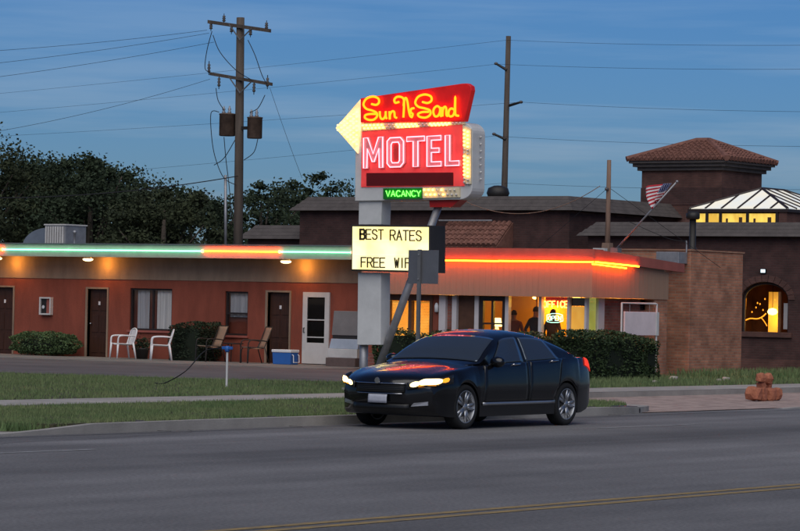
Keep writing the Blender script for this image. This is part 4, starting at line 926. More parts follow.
for i in range(7):                                        # bulbs along the right-hand edge of the cabinet
    q = py(474, 137 + i * 7, SY + .2); o = bpy.data.objects.new('bulb', bme['off']); COL.objects.link(o); o.parent = sg
    e = float(py(471.9, 137 + i * 7, SY)[0]); o.location = np.array([e + .035, SY + .26, q[2]]) - np.array(ORG[sg.name])
# raised MOTEL letters with outline tubes
def Lq(x, y, dy): return py(x, y, SY) + np.array([0, dy, 0])
LET = {'M': [(364.8, 137.5), (370.2, 137.2), (375.0, 153), (379.8, 136.6), (385.2, 136.3), (385.2, 168.2), (380.6, 168.4), (380.6, 149.5), (376.6, 162.5), (373.6, 162.6), (369.4, 149.8), (369.4, 168.8), (364.8, 169)],
       'O': [(391.5, 137.2), (402.5, 136.6), (406.2, 141), (406.2, 163), (402.5, 167.6), (391.5, 168), (388.2, 164), (388.2, 141)],
       'T': [(408, 136.6), (427, 135.6), (427, 141.5), (420.4, 141.8), (420.4, 167.2), (414.4, 167.5), (414.4, 142), (408, 142.3)],
       'E': [(428.2, 135.8), (443.4, 135), (443.4, 140.6), (433.8, 141), (433.8, 147.8), (441.6, 147.4), (441.6, 153), (433.8, 153.2), (433.8, 161.4), (443.6, 161), (443.6, 166.6), (428.2, 167.2)],
       'L': [(446.4, 134.9), (452.2, 134.6), (452.2, 160.6), (461.6, 160.2), (461.6, 166), (446.4, 166.6)]}
for ch, pts in LET.items():
    lo = MB().prism([Lq(a, c, -.035) for a, c in pts], (0, .034, 0)).build('letter', 'letter_pink', sg)
    cxy = np.mean(pts, 0); rr = []
    for i, p in enumerate(pts):                              # inset the outline a little
        a, c = np.array(pts[i - 1]), np.array(pts[(i + 1) % len(pts)]); p = np.array(p)
        e1 = (p - a) / np.linalg.norm(p - a); e2 = (c - p) / np.linalg.norm(c - p); n1 = np.array([-e1[1], e1[0]]); n2 = np.array([-e2[1], e2[0]]); nn = n1 + n2; nn /= max(np.linalg.norm(nn), .3)
        rr.append(p + nn * .9)
    MB().tube([Lq(a, c, -.065) for a, c in rr], .0125, 6, closed=True).build('outline_tube', 'neon_pink', lo)
oi = [(394.2, 142.5), (400.2, 142.2), (401.4, 145), (401.4, 160.4), (400.2, 162.8), (394.2, 163), (393, 160.6), (393, 145)]
op_ = MB().prism([Lq(a, c, -.042) for a, c in oi], (0, .006, 0)).build('letter_counter', 'sign_pink', sg)
MB().tube([Lq(a, c, -.065) for a, c in oi], .0125, 6, closed=True).build('outline_tube', 'neon_pink', op_)
# script name in yellow tubes (traced points are picture pixels)
def z1(p): return (330 + p[0] / 9.65, 75 + p[1] / 9.65)
def z2(p): return (400 + p[0] / 9.65, 75 + p[1] / 9.65)
script = [
 [z1(p) for p in ((425, 282), (470, 290), (498, 265), (488, 228), (435, 210), (375, 232), (348, 285), (375, 328), (430, 345), (474, 368), (478, 402), (445, 432), (395, 434), (362, 415), (368, 388), (410, 378), (470, 378))],
 [z1(p) for p in ((505, 352), (508, 400), (522, 426), (545, 420), (560, 390), (562, 352), (563, 400), (572, 424))],
 [z1(p) for p in ((598, 352), (602, 430), (604, 385), (625, 352), (645, 362), (650, 405), (668, 416))],
 [z1(p) for p in ((690, 262), (655, 270), (645, 240), (670, 214), (710, 214), (735, 236), (738, 300), (732, 412))],
 [z2(p) for p in ((58, 300), (66, 240), (82, 224), (96, 262), (108, 340), (122, 395), (142, 410))],
 [z2(p) for p in ((160, 322), (132, 330), (128, 360), (146, 378), (140, 404))],
 [z2(p) for p in ((240, 262), (290, 272), (328, 248), (320, 208), (262, 190), (200, 212), (172, 268), (200, 308), (262, 324), (312, 344), (316, 384), (272, 412), (215, 406), (198, 380), (235, 360), (300, 358))],
 [z2(p) for p in ((410, 320), (385, 302), (355, 322), (345, 360), (360, 398), (388, 398), (408, 362), (412, 312), (412, 380), (424, 402))],
 [z2(p) for p in ((432, 312), (434, 402), (438, 340), (455, 308), (470, 325), (472, 385), (484, 400))],
 [z2(p) for p in ((545, 335), (520, 325), (496, 345), (492, 385), (515, 402), (540, 385), (552, 330), (557, 212), (556, 330), (560, 385), (590, 396))]]
for s in script: MB().tube([Lq(a, c, -.085) for a, c in crom(s, 5)], .022, 7).build('script_tube', 'neon_yellow', sg, True)
# reader board
rb = panel([(353.5, 224.8), (432, 225.5), (432, 272.8), (353, 270.8)], -.06, .46, 'reader_box', 'sign_dark', .008)
panel([(354.6, 226.6), (430.6, 227.2), (430.4, 271), (354.2, 269.2)], -.068, -.0605, 'reader_face', 'reader_face', parent=rb)
for k in (1, 2): 
    yy = 226.6 + k * 14.3; MB().box(Lq(354.6, yy, -.078) - np.array([0, 0, .004]), Lq(430.4, yy + .7, -.070) + np.array([0, 0, .004])).build('rail', 'reader_face', rb)
def boardword(word, pl, pr, pt, pb, slope=0, bold=0):
    n = len([c for c in word]); cw = (pr - pl) / (n + .32 * (n - 1))
    for i, ch in enumerate(word):
        if ch == ' ': continue
        a = pl + i * cw * 1.32; b = MB(); t = .6 if not (bold and i == 0) else 1.0
        for s in ST[ch]:
            for (u0, v0), (u1, v1) in zip(s, s[1:]):
                p = np.array([a + cw * u0, pb + (pt - pb) * v0 + slope * i]); q = np.array([a + cw * u1, pb + (pt - pb) * v1 + slope * i]); d = (q - p); ln = np.linalg.norm(d); d /= max(ln, 1e-6); nn = np.array([-d[1], d[0]]) * t; p = p - d * t * .8; q = q + d * t * .8
                k = len(b.v) ; b.prism([Lq(*(p + nn), -.080 - .0006 * (len(b.f) % 5)), Lq(*(q + nn), -.080 - .0006 * (len(b.f) % 5)), Lq(*(q - nn), -.080 - .0006 * (len(b.f) % 5)), Lq(*(p - nn), -.080 - .0006 * (len(b.f) % 5))], (0, .006, 0))
        b.build('letter', 'letter_black', rb)
boardword('BEST', 362.5, 385.5, 229.6, 239.2, .1, 1); boardword('RATES', 392.5, 423.5, 230.3, 240.2, .15)
boardword('FREE', 363.5, 387, 257.6, 267, .15); boardword('WIFI', 397, 417, 258.2, 267.6, .1)
# ------------------------------------------------------------------ back of a road sign near the kerb
rY = 43.0
r0 = py(408.6, 250, rY); r1 = py(438, 284, rY); rp_ = py(419.8, 285, rY)
rs = thing('road_sign', (rp_[0], rY - .04, .1), 'bare grey back of a road sign on a thin steel post', 'road sign')
MB().box((r0[0], rY, r1[2]), (r1[0], rY + .006, r0[2])).build('sign_plate', 'sign_back', rs, bevel=.002)
b = MB(); b.box((rp_[0] - .032, rY - .045, .02), (rp_[0] + .032, rY - .035, r0[2] + .01)); b.box((rp_[0] - .032, rY - .035, .02), (rp_[0] - .024, rY - .003, r0[2] + .01)); b.box((rp_[0] + .024, rY - .035, .02), (rp_[0] + .032, rY - .003, r0[2] + .01)); b.build('post', 'grey_metal', rs)
for z in (r1[2] + .08, r0[2] - .08): MB().lathe([(.014, 0), (.014, .015)], (rp_[0], rY - .062, z), axis='y', n=6).build('bolt', 'galv', rs)
# ------------------------------------------------------------------ utility poles
def pole_thing(base, top, r0_, r1_, label):
    t = thing('utility_pole', base, label, 'utility pole'); MB().tube([base, ((base[0] + top[0]) / 2, (base[1] + top[1]) / 2, (base[2] + top[2]) / 2), top], [r0_, (r0_ + r1_) / 2, r1_], 12).build('pole', 'post_wood', t, True); return t
PY = 74.0
pt = py(240.5, 17.5, PY); pbX = py(239.5, 240, PY)[0]
pole = pole_thing((pbX, PY, 0), (pt[0], PY, pt[2]), .16, .125, 'weathered utility pole with two crossarms and rusty transformers behind wing roof')
def P_(x, y, d=0): return py(x, y, PY + d)
def arm(xa, ya, xb, yb_, d=-.18, h=.055):
    A, B = P_(xa, ya, d), P_(xb, yb_, d); return MB().prism([A + np.array([0, 0, -h]), B + np.array([0, 0, -h]), B + np.array([0, 0, h]), A + np.array([0, 0, h])], (0, .11, 0)).build('crossarm', 'post_wood', pole)
a1_ = arm(207.5, 21.5, 269, 30.5); a2_ = arm(209.5, 73.5, 270.5, 84, h=.05)
for (x, y, h_) in ((211, 26, -1), (231.5, 29, -1), (250.5, 32, -1), (224, 18.5, 1), (266.5, 25.5, 1)):
    q = P_(x, y, -.13); MB().tube([q + np.array([0, 0, -.16]), q + np.array([0, 0, .16])], .012, 5).build('pin', 'dark_metal', pole); MB().lathe([(.03, -.10), (.06, -.07), (.035, -.03), (.06, .0), (.035, .04), (.055, .07), (.02, .1)], q, n=10).build('insulator', 'porcelain', pole, True)
for (x, y) in ((219, 82), (254, 87.5), (209, 68), (267.5, 82)):
    q = P_(x, y, -.13); MB().tube([q + np.array([0, 0, -.22]), q + np.array([0, 0, .22])], .014, 5).build('bracket', 'dark_metal', pole); MB().lathe([(.03, -.14), (.055, -.10), (.03, -.05), (.055, .0), (.03, .05), (.05, .10), (.02, .14)], q, n=10).build('fuse_cutout', 'porcelain', pole, True)
for (xa, ya, xb, yb_) in ((240, 40, 229, 24), (240, 40, 252, 28), (240, 93, 229, 77), (240, 93, 252, 81)):
    MB().tube([P_(xa, ya, -.17), P_(xb, yb_, -.17)], .022, 5).build('brace', 'grey_metal', pole)
for (x0, x1, y0, y1) in ((219, 235.2, 113, 136), (247, 262, 116.5, 138.5)):
    A = P_((x0 + x1) / 2, y1, -.12); B = P_((x0 + x1) / 2, y0, -.12); rr = (x1 - x0) / 2 / FPX * 94; h = B[2] - A[2]
    tr = MB().lathe([(rr * .9, 0), (rr, .02), (rr, h * .92), (rr * 1.06, h * .93), (rr * 1.06, h * .97), (rr * .5, h)], (A[0], A[1], A[2]), n=18).build('transformer', 'rust_metal', pole, True)
    for k in (-1, 1): MB().lathe([(.05, 0), (.06, .05), (.035, .09), (.055, .14), (.03, .18), (.02, .24)], (A[0] + k * rr * .45, A[1] - .05, A[2] + h * .97), n=8).build('bushing', 'galv', tr, True)
    MB().box((min(A[0], pbX) , PY - .06, A[2] + h * .5 - .05), (max(A[0], pbX), PY + .02, A[2] + h * .5 + .05)).build('hanger', 'dark_metal', tr)
for pts in (((212, 31), (207, 50), (205, 68), (210, 72)), ((213, 35), (220, 52), (236, 70), (252, 80)), ((248, 40), (255, 55), (262, 75), (267, 84)), ((216, 88), (218, 100), (224, 110)), ((265, 95), (258, 108), (250, 112)),
            ((219, 112), (211, 113), (212, 140), (216, 160), (224, 178), (236, 185)), ((224, 137), (226, 160), (229, 185), (232, 220)), ((258, 138), (254, 152), (244, 160)), ((235, 140), (224, 158), (214, 165))):
    MB().tube(crom([P_(x, y, -.25) for x, y in pts], 5), .013, 5).build('jumper_wire', 'wire', pole, True)
tag(MB().tube([(P_(226, 240, -.3)[0], PY - .3, 3.2), P_(225.5, 175, -.3)], .045, 8).build('service_mast', 'galv', None, True, ), 'thin grey service conduit rising from roof beside the wooden pole', 'conduit')
# second pole
QY = 112.0
qt = py(508.5, 36, QY); qb = py(505.5, 195, QY)
pl2 = pole_thing((float(qb[0]) - .12, QY, 0), (qt[0], QY, qt[2]), .17, .11, 'tall bare utility pole with three stub arms behind grey roof')
for (xa, ya, xb, yb_) in ((507, 70, 496, 63.5), (509, 105.5, 521, 102), (506, 139.5, 494, 134)):
    A, B = py(xa, ya, QY - .1), py(xb, yb_, QY - .1); MB().tube([A, B], [.07, .05], 6).build('stub_arm', 'dark_metal', pl2); MB().blob(B, (.09, .09, .07), rough=0).build('insulator', 'porcelain', pl2, True)
# wires: pixel pairs give the span's direction, both ends carried at pole height
def wire(a, ya, c, yc, label, sag=.3, r=.012):
    A = np.array(ya); B = np.array(yc); pts = []
    for i in range(21):
        t = i / 20; p = A + (B - A) * t; p = p + np.array([0, 0, -sag * 4 * t * (1 - t)]); pts.append(p)
    return tag(MB().tube(pts, r, 5).build('power_line', 'wire', None, True, origin=tuple(A)), label, 'power line', 'overhead power lines')
WR = .006
wire(0, P_(207, 30, -.15), 0, py(-60, 54, 66), 'highest of three wires from the top crossarm of the transformer pole', .08, WR)
wire(0, P_(209, 33, -.15), 0, py(-60, 69, 66), 'middle of three wires from the top crossarm of the transformer pole', .08, WR)
wire(0, P_(214, 42, -.15), 0, py(-60, 84, 66), 'lowest of three wires from the top crossarm of the transformer pole', .08, WR)
wire(0, P_(210, 79, -.15), 0, py(-60, 140, 70), 'wire running from the lower crossarm down past the dark trees', .2, WR)
wire(0, P_(238, 176, -.2), 0, py(-60, 197, 70), 'service wire drooping across the dark trees from the transformer pole', .25, .016)
wire(0, P_(270, 88, -.15), 0, py(302, 178, 74), 'slack wire dropping from lower crossarm behind the neon sign', .05, WR)
for (ya, yb_) in ((41, 27),): pass
spans = [(507, 40, -120, 104, 900, 44, 'top of the bare pole'), (497, 64, -120, 122, 900, 68, 'highest stub arm'), (521, 102, -120, 142, 900, 112, 'middle stub arm'), (494, 136, -120, 190, 900, 147, 'lowest stub arm'), (505, 183, 300, 190, 900, 189, 'foot of the bare pole')]
for (xa, ya, xl, yl, xr, yr, nm_) in spans:
    A = py(xa, ya, QY - .1)
    wire(0, A, 0, py(xr, yr, QY - 18), 'thin wire leading towards the tiled tower from the ' + nm_, .12, .006)
    wire(0, A, 0, py(xl, yl, QY + 8), 'thin wire leading behind the motel sign from the ' + nm_, .12, .006)
wire(0, py(455, 196, 62), 0, py(600, 186, 62), 'pale cable sagging before the grey roof band', .55, .010).data.materials[0] = M['mast_wood']
# ------------------------------------------------------------------ brick restaurant behind
RB = 82.8
rest = thing('brick_restaurant', (-52, 88, 0), 'large dark brick building with grey roof bands, tiled tower and glass skylight', 'building')
def mansard(x0, x1, y0, y1, z0, z1, name='roof_band', over=.28, inset=.22, steps=4, hip=True):
    b = MB()
    for k in range(steps):
        za = z0 + (z1 - z0) * k / steps; zb = z0 + (z1 - z0) * (k + 1) / steps - .006
        o1 = over - (over + inset) * k / steps; o2 = over - (over + inset) * (k + .72) / steps
        A = [(x0 - o1, y0 - o1, za), (x1 + o1, y0 - o1, za), (x1 + o1, y1, za), (x0 - o1, y1, za)]; B = [(x0 - o2, y0 - o2, zb), (x1 + o2, y0 - o2, zb), (x1 + o2, y1, zb), (x0 - o2, y1, zb)]
        b.add(A + B, [(3, 2, 1, 0), (4, 5, 6, 7), (0, 1, 5, 4), (1, 2, 6, 5), (2, 3, 7, 6), (3, 0, 4, 7)])
    return b.build(name, 'mansard', rest)
# block B, with arched window
AX0, AX1 = py(741.5, 300, RB)[0], py(788.5, 300, RB)[0]; Aspr = float(py(788, 300, RB)[2]); Atop = float(py(765, 282, RB)[2]); Abot = float(py(765, 332, RB)[2])
BX0, BX1 = float(py(588, 235, RB)[0]), -36.0
b = MB(); zt = 4.15
b.box((BX0, RB, 0), (AX0, RB + .3, zt)); b.box((AX1, RB, 0), (BX1, RB + .3, zt)); b.box((AX0, RB, 0), (AX1, RB + .3, Abot))
n = 16; cx = (AX0 + AX1) / 2; rx = (AX1 - AX0) / 2
for i in range(n):
    a0 = math.pi - math.pi * i / n; a1 = math.pi - math.pi * (i + 1) / n
    xa, za = cx + rx * math.cos(a0), Aspr + (Atop - Aspr) * math.sin(a0); xb, zb = cx + rx * math.cos(a1), Aspr + (Atop - Aspr) * math.sin(a1)
    b.prism([(xa, RB, za), (xb, RB, zb), (xb, RB, zt), (xa, RB, zt)], (0, .3, 0))
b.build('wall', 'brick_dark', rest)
aw = MB()
aw.tube([(AX0 + .04, RB + .12, Abot), (AX0 + .04, RB + .12, Aspr)] + [(cx + (rx - .04) * math.cos(math.pi - math.pi * i / 12), RB + .12, Aspr + (Atop - Aspr - .04) * math.sin(math.pi * i / 12)) for i in range(13)] + [(AX1 - .04, RB + .12, Abot)], .04, 6)
aw = aw.build('arched_window', 'dark_frame', rest)
MB().box((AX0 - .15, RB - .08, Abot - .16), (AX1 + .15, RB + .1, Abot - .003)).build('sill', 'brick_brown', aw)
for i in range(13):
    a = math.pi * (i + .5) / 13; c_, s_ = math.cos(a), math.sin(a); w_ = math.pi / 13 * .46
    P = [(cx + (rx + q) * math.cos(a + e), RB - .03, Aspr + (Atop - Aspr + q) * math.sin(a + e)) for q, e in ((.01, -w_), (.22, -w_), (.22, w_), (.01, w_))]
    MB().prism(P, (0, .028, 0)).build('arch_brick', 'brick_brown', aw)
MB().add([(AX0 + .04, RB + .14, Abot), (AX1 - .04, RB + .14, Abot), (AX1 - .04, RB + .14, Aspr)] + [(cx + (rx - .04) * math.cos(math.pi * i / 12), RB + .14, Aspr + (Atop - Aspr - .04) * math.sin(math.pi * i / 12)) for i in range(1, 12)] + [(AX0 + .04, RB + .14, Aspr)], [tuple(range(15))]).build('pane', 'room_glass', aw)
for (xm) in (AX1 - .36,): MB().box((xm - .04, RB + .08, Abot), (xm + .04, RB + .16, Aspr + .25)).build('mullion', 'amber_wall', aw)
MB().box((AX1 - .32, RB + .3, Abot + .1), (AX1 - .05, RB + .32, Aspr - .1)).build('curtain', 'curtain', aw)
b = MB(); b.box((AX0 - .8, RB + 2.2, .2), (AX1 + .4, RB + 2.3, 3.4)); b.box((AX0 - .9, RB + .31, .2), (AX0 - .8, RB + 2.3, 3.4)); b.box((AX1 + .4, RB + .31, .2), (AX1 + .5, RB + 2.3, 3.4)); b.box((AX0 - .8, RB + .31, 3.4), (AX1 + .4, RB + 2.3, 3.5)); b.box((AX0 - .8, RB + .31, .2), (AX1 + .4, RB + 2.2, .3)); b.build('dining_room', 'amber_wall', rest)
MB().box((float(py(768.5, 310, RB + 1.3)[0]), RB + 1.3, Abot - .3), (float(py(779, 310, RB + 1.3)[0]), RB + 1.34, Aspr + .25)).build('glow_panel', 'blind_glow', rest)  # amber curtain panel, its light put into the material as emission
gq = py(772.5, 312, RB + 1.0)
gl = thing('pendant_lamp', (gq[0], gq[1], gq[2] - .1), 'glowing yellow pendant lamp seen through the arched window', 'lamp')
MB().lathe([(.02, .12), (.12, .09), (.16, .0), (.12, -.07), (.02, -.1)], gq, n=14).build('lamp_shade', 'globe', gl, True); MB().tube([tuple(gq), (gq[0], gq[1], 3.4)], .008, 5).build('cord', 'wire', gl)
l = bpy.data.lights.new('pendant_light', 'POINT'); l.energy = 11 * ES; l.color = (1, .55, .12); l.shadow_soft_size = .15; lo = bpy.data.objects.new('pendant_light', l); COL.objects.link(lo); lo.parent = gl; lo.location = (0, -.05, -.2)
am = thing('amber_branch_light', tuple(py(755, 322, RB + .35)), 'amber branch shaped rope light inside the arched window', 'light')
MB().tube(crom([py(x, y, RB + .35) for x, y in ((744, 321), (750, 318.5), (757, 318.8), (762, 317), (766, 313.5))], 4), .02, 6).build('branch', 'amber_tube', am, True)
MB().tube(crom([py(x, y, RB + .35) for x, y in ((761, 317.5), (764, 321), (767, 326))], 4), .014, 6).build('twig', 'amber_tube', am, True)
MB().tube([py(x, y, RB + .33) for x, y in ((744.5, 330), (745.5, 308), (746, 294))], .016, 6).build('stem', 'amber_tube', am, True)
for (x, y) in ((756, 307.5), (760, 304), (763, 310), (757.5, 303), (770, 305), (775, 300), (752, 312), (765, 299)):
    MB().blob(py(x, y, RB + .5), (.02, .02, .03), rough=0).build('bud', 'amber_tube', am, True)
ex = py(763, 271, RB - .05); el = thing('wall_light', (ex[0], RB, ex[2] - .06), 'small bluish square light on the dark brick above arched window', 'light')
MB().box((ex[0] - .10, RB - .05, ex[2] - .07), (ex[0] + .10, RB - .001, ex[2] + .07)).build('housing', 'dark_metal', el); MB().box((ex[0] - .075, RB - .06, ex[2] - .05), (ex[0] + .075, RB - .051, ex[2] + .05)).build('lens', 'blue_light', el)
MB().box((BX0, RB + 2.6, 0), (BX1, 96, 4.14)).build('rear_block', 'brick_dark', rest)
mansard(BX0, BX1, RB, 96, 4.16, 4.62)
MB().box((BX0 + .3, RB - .02, 0), (BX1, RB - .003, .35)).build('plinth', 'brick_brown', rest)
# block A
AY = 84.0; A0x = py(300, 215, AY)[0]; A1x = py(569.5, 215, AY)[0]
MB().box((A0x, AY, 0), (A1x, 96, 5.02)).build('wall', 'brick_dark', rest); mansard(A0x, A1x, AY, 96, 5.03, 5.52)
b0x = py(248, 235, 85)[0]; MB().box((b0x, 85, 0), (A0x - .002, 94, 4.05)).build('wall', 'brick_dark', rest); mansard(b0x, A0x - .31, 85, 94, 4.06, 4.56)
# tiled awning on block A
ta0, ta1 = py(436, 235, AY - .8)[0], py(500, 235, AY - .8)[0]; zA = float(py(470, 222.5, AY)[2]); zB = zA - .85
b = MB(); b.prism([(ta0, AY - .003, zA), (ta0, AY - 1.0, zB), (ta0, AY - .003, zB)], (ta1 - ta0, 0, 0)); aw_ = b.build('awning', 'shingle_red', rest)
rows, cols = 5, 13
for r_ in range(rows):
    for c_ in range(cols):
        xa = ta0 + (ta1 - ta0) * (c_ + .5) / cols; y_a = AY - .06 - .94 * r_ / rows; y_b = AY - .06 - .94 * (r_ + 1.1) / rows; za = zA - .02 - .8 * r_ / rows + .03; zb2 = zA - .02 - .8 * (r_ + 1.1) / rows + .06
        MB().tube([(xa, y_a, za), (xa, y_b, zb2)], [.075, .09], 6).build('tile', 'shingle_red', aw_)
MB().tube([py(439, 220.5, AY - .3), py(492, 220.5, AY - .3)], .03, 6).build('gutter_pipe', 'galv', rest)
MB().tube([py(503, 247, AY - .4), py(503, 233, AY - .4)], .05, 8).build('vent', 'galv', rest)
dq = py(498, 196, 90); dv_ = thing('roof_ventilator', (dq[0], 90, 5.5), 'dark round turbine ventilator on the grey banded roof', 'vent')
MB().lathe([(.16, 0), (.16, .25)], (dq[0], 90, 5.4), n=12).build('neck', 'dark_metal', dv_); MB().lathe([(.2, .25), (.36, .33), (.42, .48), (.36, .66), (.15, .75), (.0, .76)], (dq[0], 90, 5.4), n=16).build('turbine', 'dark_metal', dv_, True)
# tower
TY = 91.0; tc = py(722, 165, TY); tcx = float(tc[0]); tl_ = float(py(642, 168, TY)[0]); zE = float(py(722, 160, TY)[2]); tdep = float(px(762, 166, tcx)[1]) - TY
TD = tdep
tw = MB().box((tl_, TY, 0), (tcx, TY + TD, zE - .35)).build('tower', 'brick_brown', rest)
MB().box((tl_ - .02, TY - .02, zE - 1.55), (tcx + .02, TY + TD + .02, zE - .95)).build('tower_band', 'brick_dark', tw)
for k, (o, za, zb) in enumerate(((.12, zE - .348, zE - .22), (.24, zE - .219, zE - .1), (.34, zE - .099, zE))): MB().box((tl_ - o, TY - o, za), (tcx + o, TY + TD + o, zb)).build('eave', 'mansard', tw)
zR = zE + .72; o = .40; x0, x1, y0, y1 = tl_ - o, tcx + o, TY - o, TY + TD + o; apx = ((x0 + x1) / 2, (y0 + y1) / 2); rl = .25
corn = [(x0, y0, zE + .002), (x1, y0, zE + .002), (x1, y1, zE + .002), (x0, y1, zE + .002)]; rid = [(apx[0] - rl, apx[1], zR), (apx[0] + rl, apx[1], zR)]
roof = MB().add(corn + rid, [(0, 1, 5, 4), (1, 2, 5), (2, 3, 4, 5), (3, 0, 4), (3, 2, 1, 0)]).build('tower_roof', 'shingle_red', rest)
tb = MB()
def tiles(c0, c1, r0, r1, nc):
    c0, c1, r0, r1 = map(np.array, (c0, c1, r0, r1))
    for i in range(nc):
        u = (i + .5) / nc; A = c0 + (c1 - c0) * u
        # rafter line straight up slope, stopped at the hip
        W = np.linalg.norm(c1 - c0); e = (c1 - c0) / W; s0 = np.dot(r0 - c0, e) / W; s1 = np.dot(r1 - c0, e) / W
        h = u / s0 if u < s0 else ((1 - u) / (1 - s1) if u > s1 else 1.0); mid = (r0 + r1) / 2; up_ = (mid - c0) - e * np.dot(mid - c0, e)
        rows = max(1, int(h * 9)); 
        for k in range(rows):
            a = A + up_ * (h * k / rows) + np.array([0, 0, .055]); c = A + up_ * (h * (k + 1) / rows) + np.array([0, 0, .03]); tb.tube([a, c], [W / nc * .46, W / nc * .36], 5)
tiles(corn[0], corn[1], rid[0], rid[1], 22); tiles(corn[1], corn[2], rid[1], rid[1], 16)
for a, c in ((corn[0], rid[0]), (corn[1], rid[1]), (corn[2], rid[1])): tb.tube([np.array(a) + np.array([0, 0, .05]), np.array(c) + np.array([0, 0, .06])], .11, 6)
tb.tube([np.array(rid[0]) + np.array([0, 0, .06]), np.array(rid[1]) + np.array([0, 0, .06])], .11, 6)
to = tb.build('roof_tiles', 'shingle_red', roof); to['kind'] = 'stuff'
# skylight pavilion
KY = 86.5
k0, k1 = float(py(689.5, 209, KY)[0]), float(py(787.5, 207, KY)[0]); zS = float(py(740, 209, KY)[2]); ap = py(762, 189, KY + 1.7); KD = 5.0; zK = float(ap[2])
sk = MB().box((k0 + .05, KY + .05, 4.2), (k1 - .05, KY + .07, float(py(740, 224.5, KY)[2]))).build('skylight_wall', 'brick_brown', rest)
b = MB(); b.box((k0 - .05, KY - .05, zS - .10), (k1 + .05, KY + KD, zS)); skl = b.build('skylight', 'dark_frame', rest)
mx_ = float(ap[0]); R0 = np.array([mx_, KY + 1.7, zK]); R1 = np.array([mx_, KY + KD - 1.7, zK]); C0, C1, C2, C3 = [np.array(q) for q in ((k0, KY, zS + .004), (k1, KY, zS + .004), (k1, KY + KD, zS + .004), (k0, KY + KD, zS + .004))]
def fan(c0, c1, r0, r1, nc, m='pane_glow'):
    c0, c1, r0, r1 = map(np.array, (c0, c1, r0, r1)); e = c1 - c0; Wd = np.linalg.norm(e); e = e / Wd; s0 = np.dot(r0 - c0, e) / Wd; s1 = np.dot(r1 - c0, e) / Wd; up_ = (r0 - c0) - e * np.dot(r0 - c0, e)
    def H(u): return u / s0 if u < s0 else ((1 - u) / max(1 - s1, 1e-6) if u > s1 else 1.0)
    us = sorted({*[i / nc for i in range(nc + 1)], s0, s1})
    bars = [i / nc for i in range(1, nc)]; nn = np.cross(e, up_); nn /= np.linalg.norm(nn); nn *= np.sign(nn[2])
    for i in range(nc):
        ua, ub = i / nc, (i + 1) / nc; mid = [u for u in (s0, s1) if ua < u < ub]
        P = [c0 + e * Wd * ua, c0 + e * Wd * ub]; P += [c0 + e * Wd * u + up_ * H(u) for u in sorted([ub] + mid + [ua], reverse=True) if H(u) > 1e-6]
        MB().prism(P, nn * .02).build('pane', m, skl)
    for u in bars: MB().tube([c0 + e * Wd * u + nn * .02, c0 + e * Wd * u + up_ * H(u) + nn * .02], .04, 5).build('glazing_bar', 'dark_frame', skl)
fan(C0, C1, R0, R0, 6); fan(C1, C2, R0, R1, 8); fan(C3, C0, R1, R0, 8); 
for a, c in ((C0, R0), (C1, R0), (R0, R1), (C2, R1), (C3, R1)): MB().tube([a + np.array([0, 0, .02]), c + np.array([0, 0, .02])], .05, 6).build('ridge_bar', 'dark_frame', skl)
z0_, z1_ = float(py(740, 225.5, KY)[2]), float(py(740, 213.5, KY)[2])
xs = [693, 707, 720.5, 747.5, 777]
for a, c in zip(xs, xs[1:]):
    xa, xb = float(py(a, 219, KY)[0]), float(py(c, 219, KY)[0])
    wv = MB().box((xa + .05, KY + .02, z0_ - .35), (xb - .05, KY + .03, z1_)).build('pane', 'yellow_pane', skl)
    MB().box((xb - .05, KY - .02, z0_ - .35), (xb + .05, KY + .06, zS - .101)).build('window_post', 'dark_frame', skl)
    if c - a > 20:
        MB().box((xa + (xb - xa) * .68, KY + .0, z0_ - .3), (xa + (xb - xa) * .80, KY + .015, z1_ - .12)).build('blind_slat', 'brown_wood', skl)
        MB().box((xa + (xb - xa) * .2, KY + .0, z0_ - .3), (xa + (xb - xa) * .27, KY + .015, z1_ - .16)).build('blind_slat', 'brown_wood', skl)
MB().box((float(py(777, 219, KY)[0]) + .06, KY, 4.2), (k1 - .02, KY + .3, zS - .102)).build('skylight_wall', 'brick_brown', rest)
MB().box((k1 - .3, KY + .31, 4.2), (k1 - .02, KY + KD, zS - .102)).build('skylight_wall', 'brick_brown', rest)
MB().box((float(py(685, 219, KY)[0]), KY, 4.2), (float(py(692.3, 219, KY)[0]), KY + .3, zS - .102)).build('skylight_wall', 'brick_brown', rest)
# ------------------------------------------------------------------ trees behind the motel
def tree(p, Y, ptop, wid, label, nclump=70, per=150, m='leaf_dark', low=.25, leaf=.24):
    T = py(p, ptop, Y); x, h = float(T[0]), float(T[2]); t = thing('tree', (x, Y, 0), label, 'tree', 'trees behind the motel')
    MB().tube([(x, Y, 0), (x + .1, Y, h * .25), (x - .1, Y + .1, h * .5), (x, Y, h * .8)], [.28, .22, .15, .05], 9).build('trunk', 'bark', t, True)
    P = []; W = wid / 2
    lb = MB()
    for k in range(7):
        a = k * 2.4 + random.random(); r = W * random.uniform(.5, .8); z = h * random.uniform(.5, .85); lb.tube(crom([(x, Y, h * random.uniform(.25, .45)), (x + r * .45 * math.cos(a), Y + r * .45 * math.sin(a), z * .75), (x + r * math.cos(a), Y + r * math.sin(a), z)], 4), [.09 - .008 * i for i in range(9)], 5)
    lb.build('limb', 'bark', t, True)
    for k in range(nclump):
        u = rng.normal(size=3); u /= np.linalg.norm(u); r = rng.uniform(.45, 1.0) ** .6
        cz = h * (.5 + low / 2); c = np.array([x, Y, cz]) + u * r * np.array([W, W, h * (.5 - low / 2)]) * .9
        cs = rng.uniform(.25, .85) * (wid / 7 + .2)
        q = rng.normal(size=(per, 3)) * cs * .55 * np.array([1, 1, .6]) + c; P.append(q)
    P = np.vstack(P); P = P[(P[:, 2] > h * low * .6) & (P[:, 2] < h)]
    leaves(P, leaf, 'crown', m, t, aspect=.6); return t
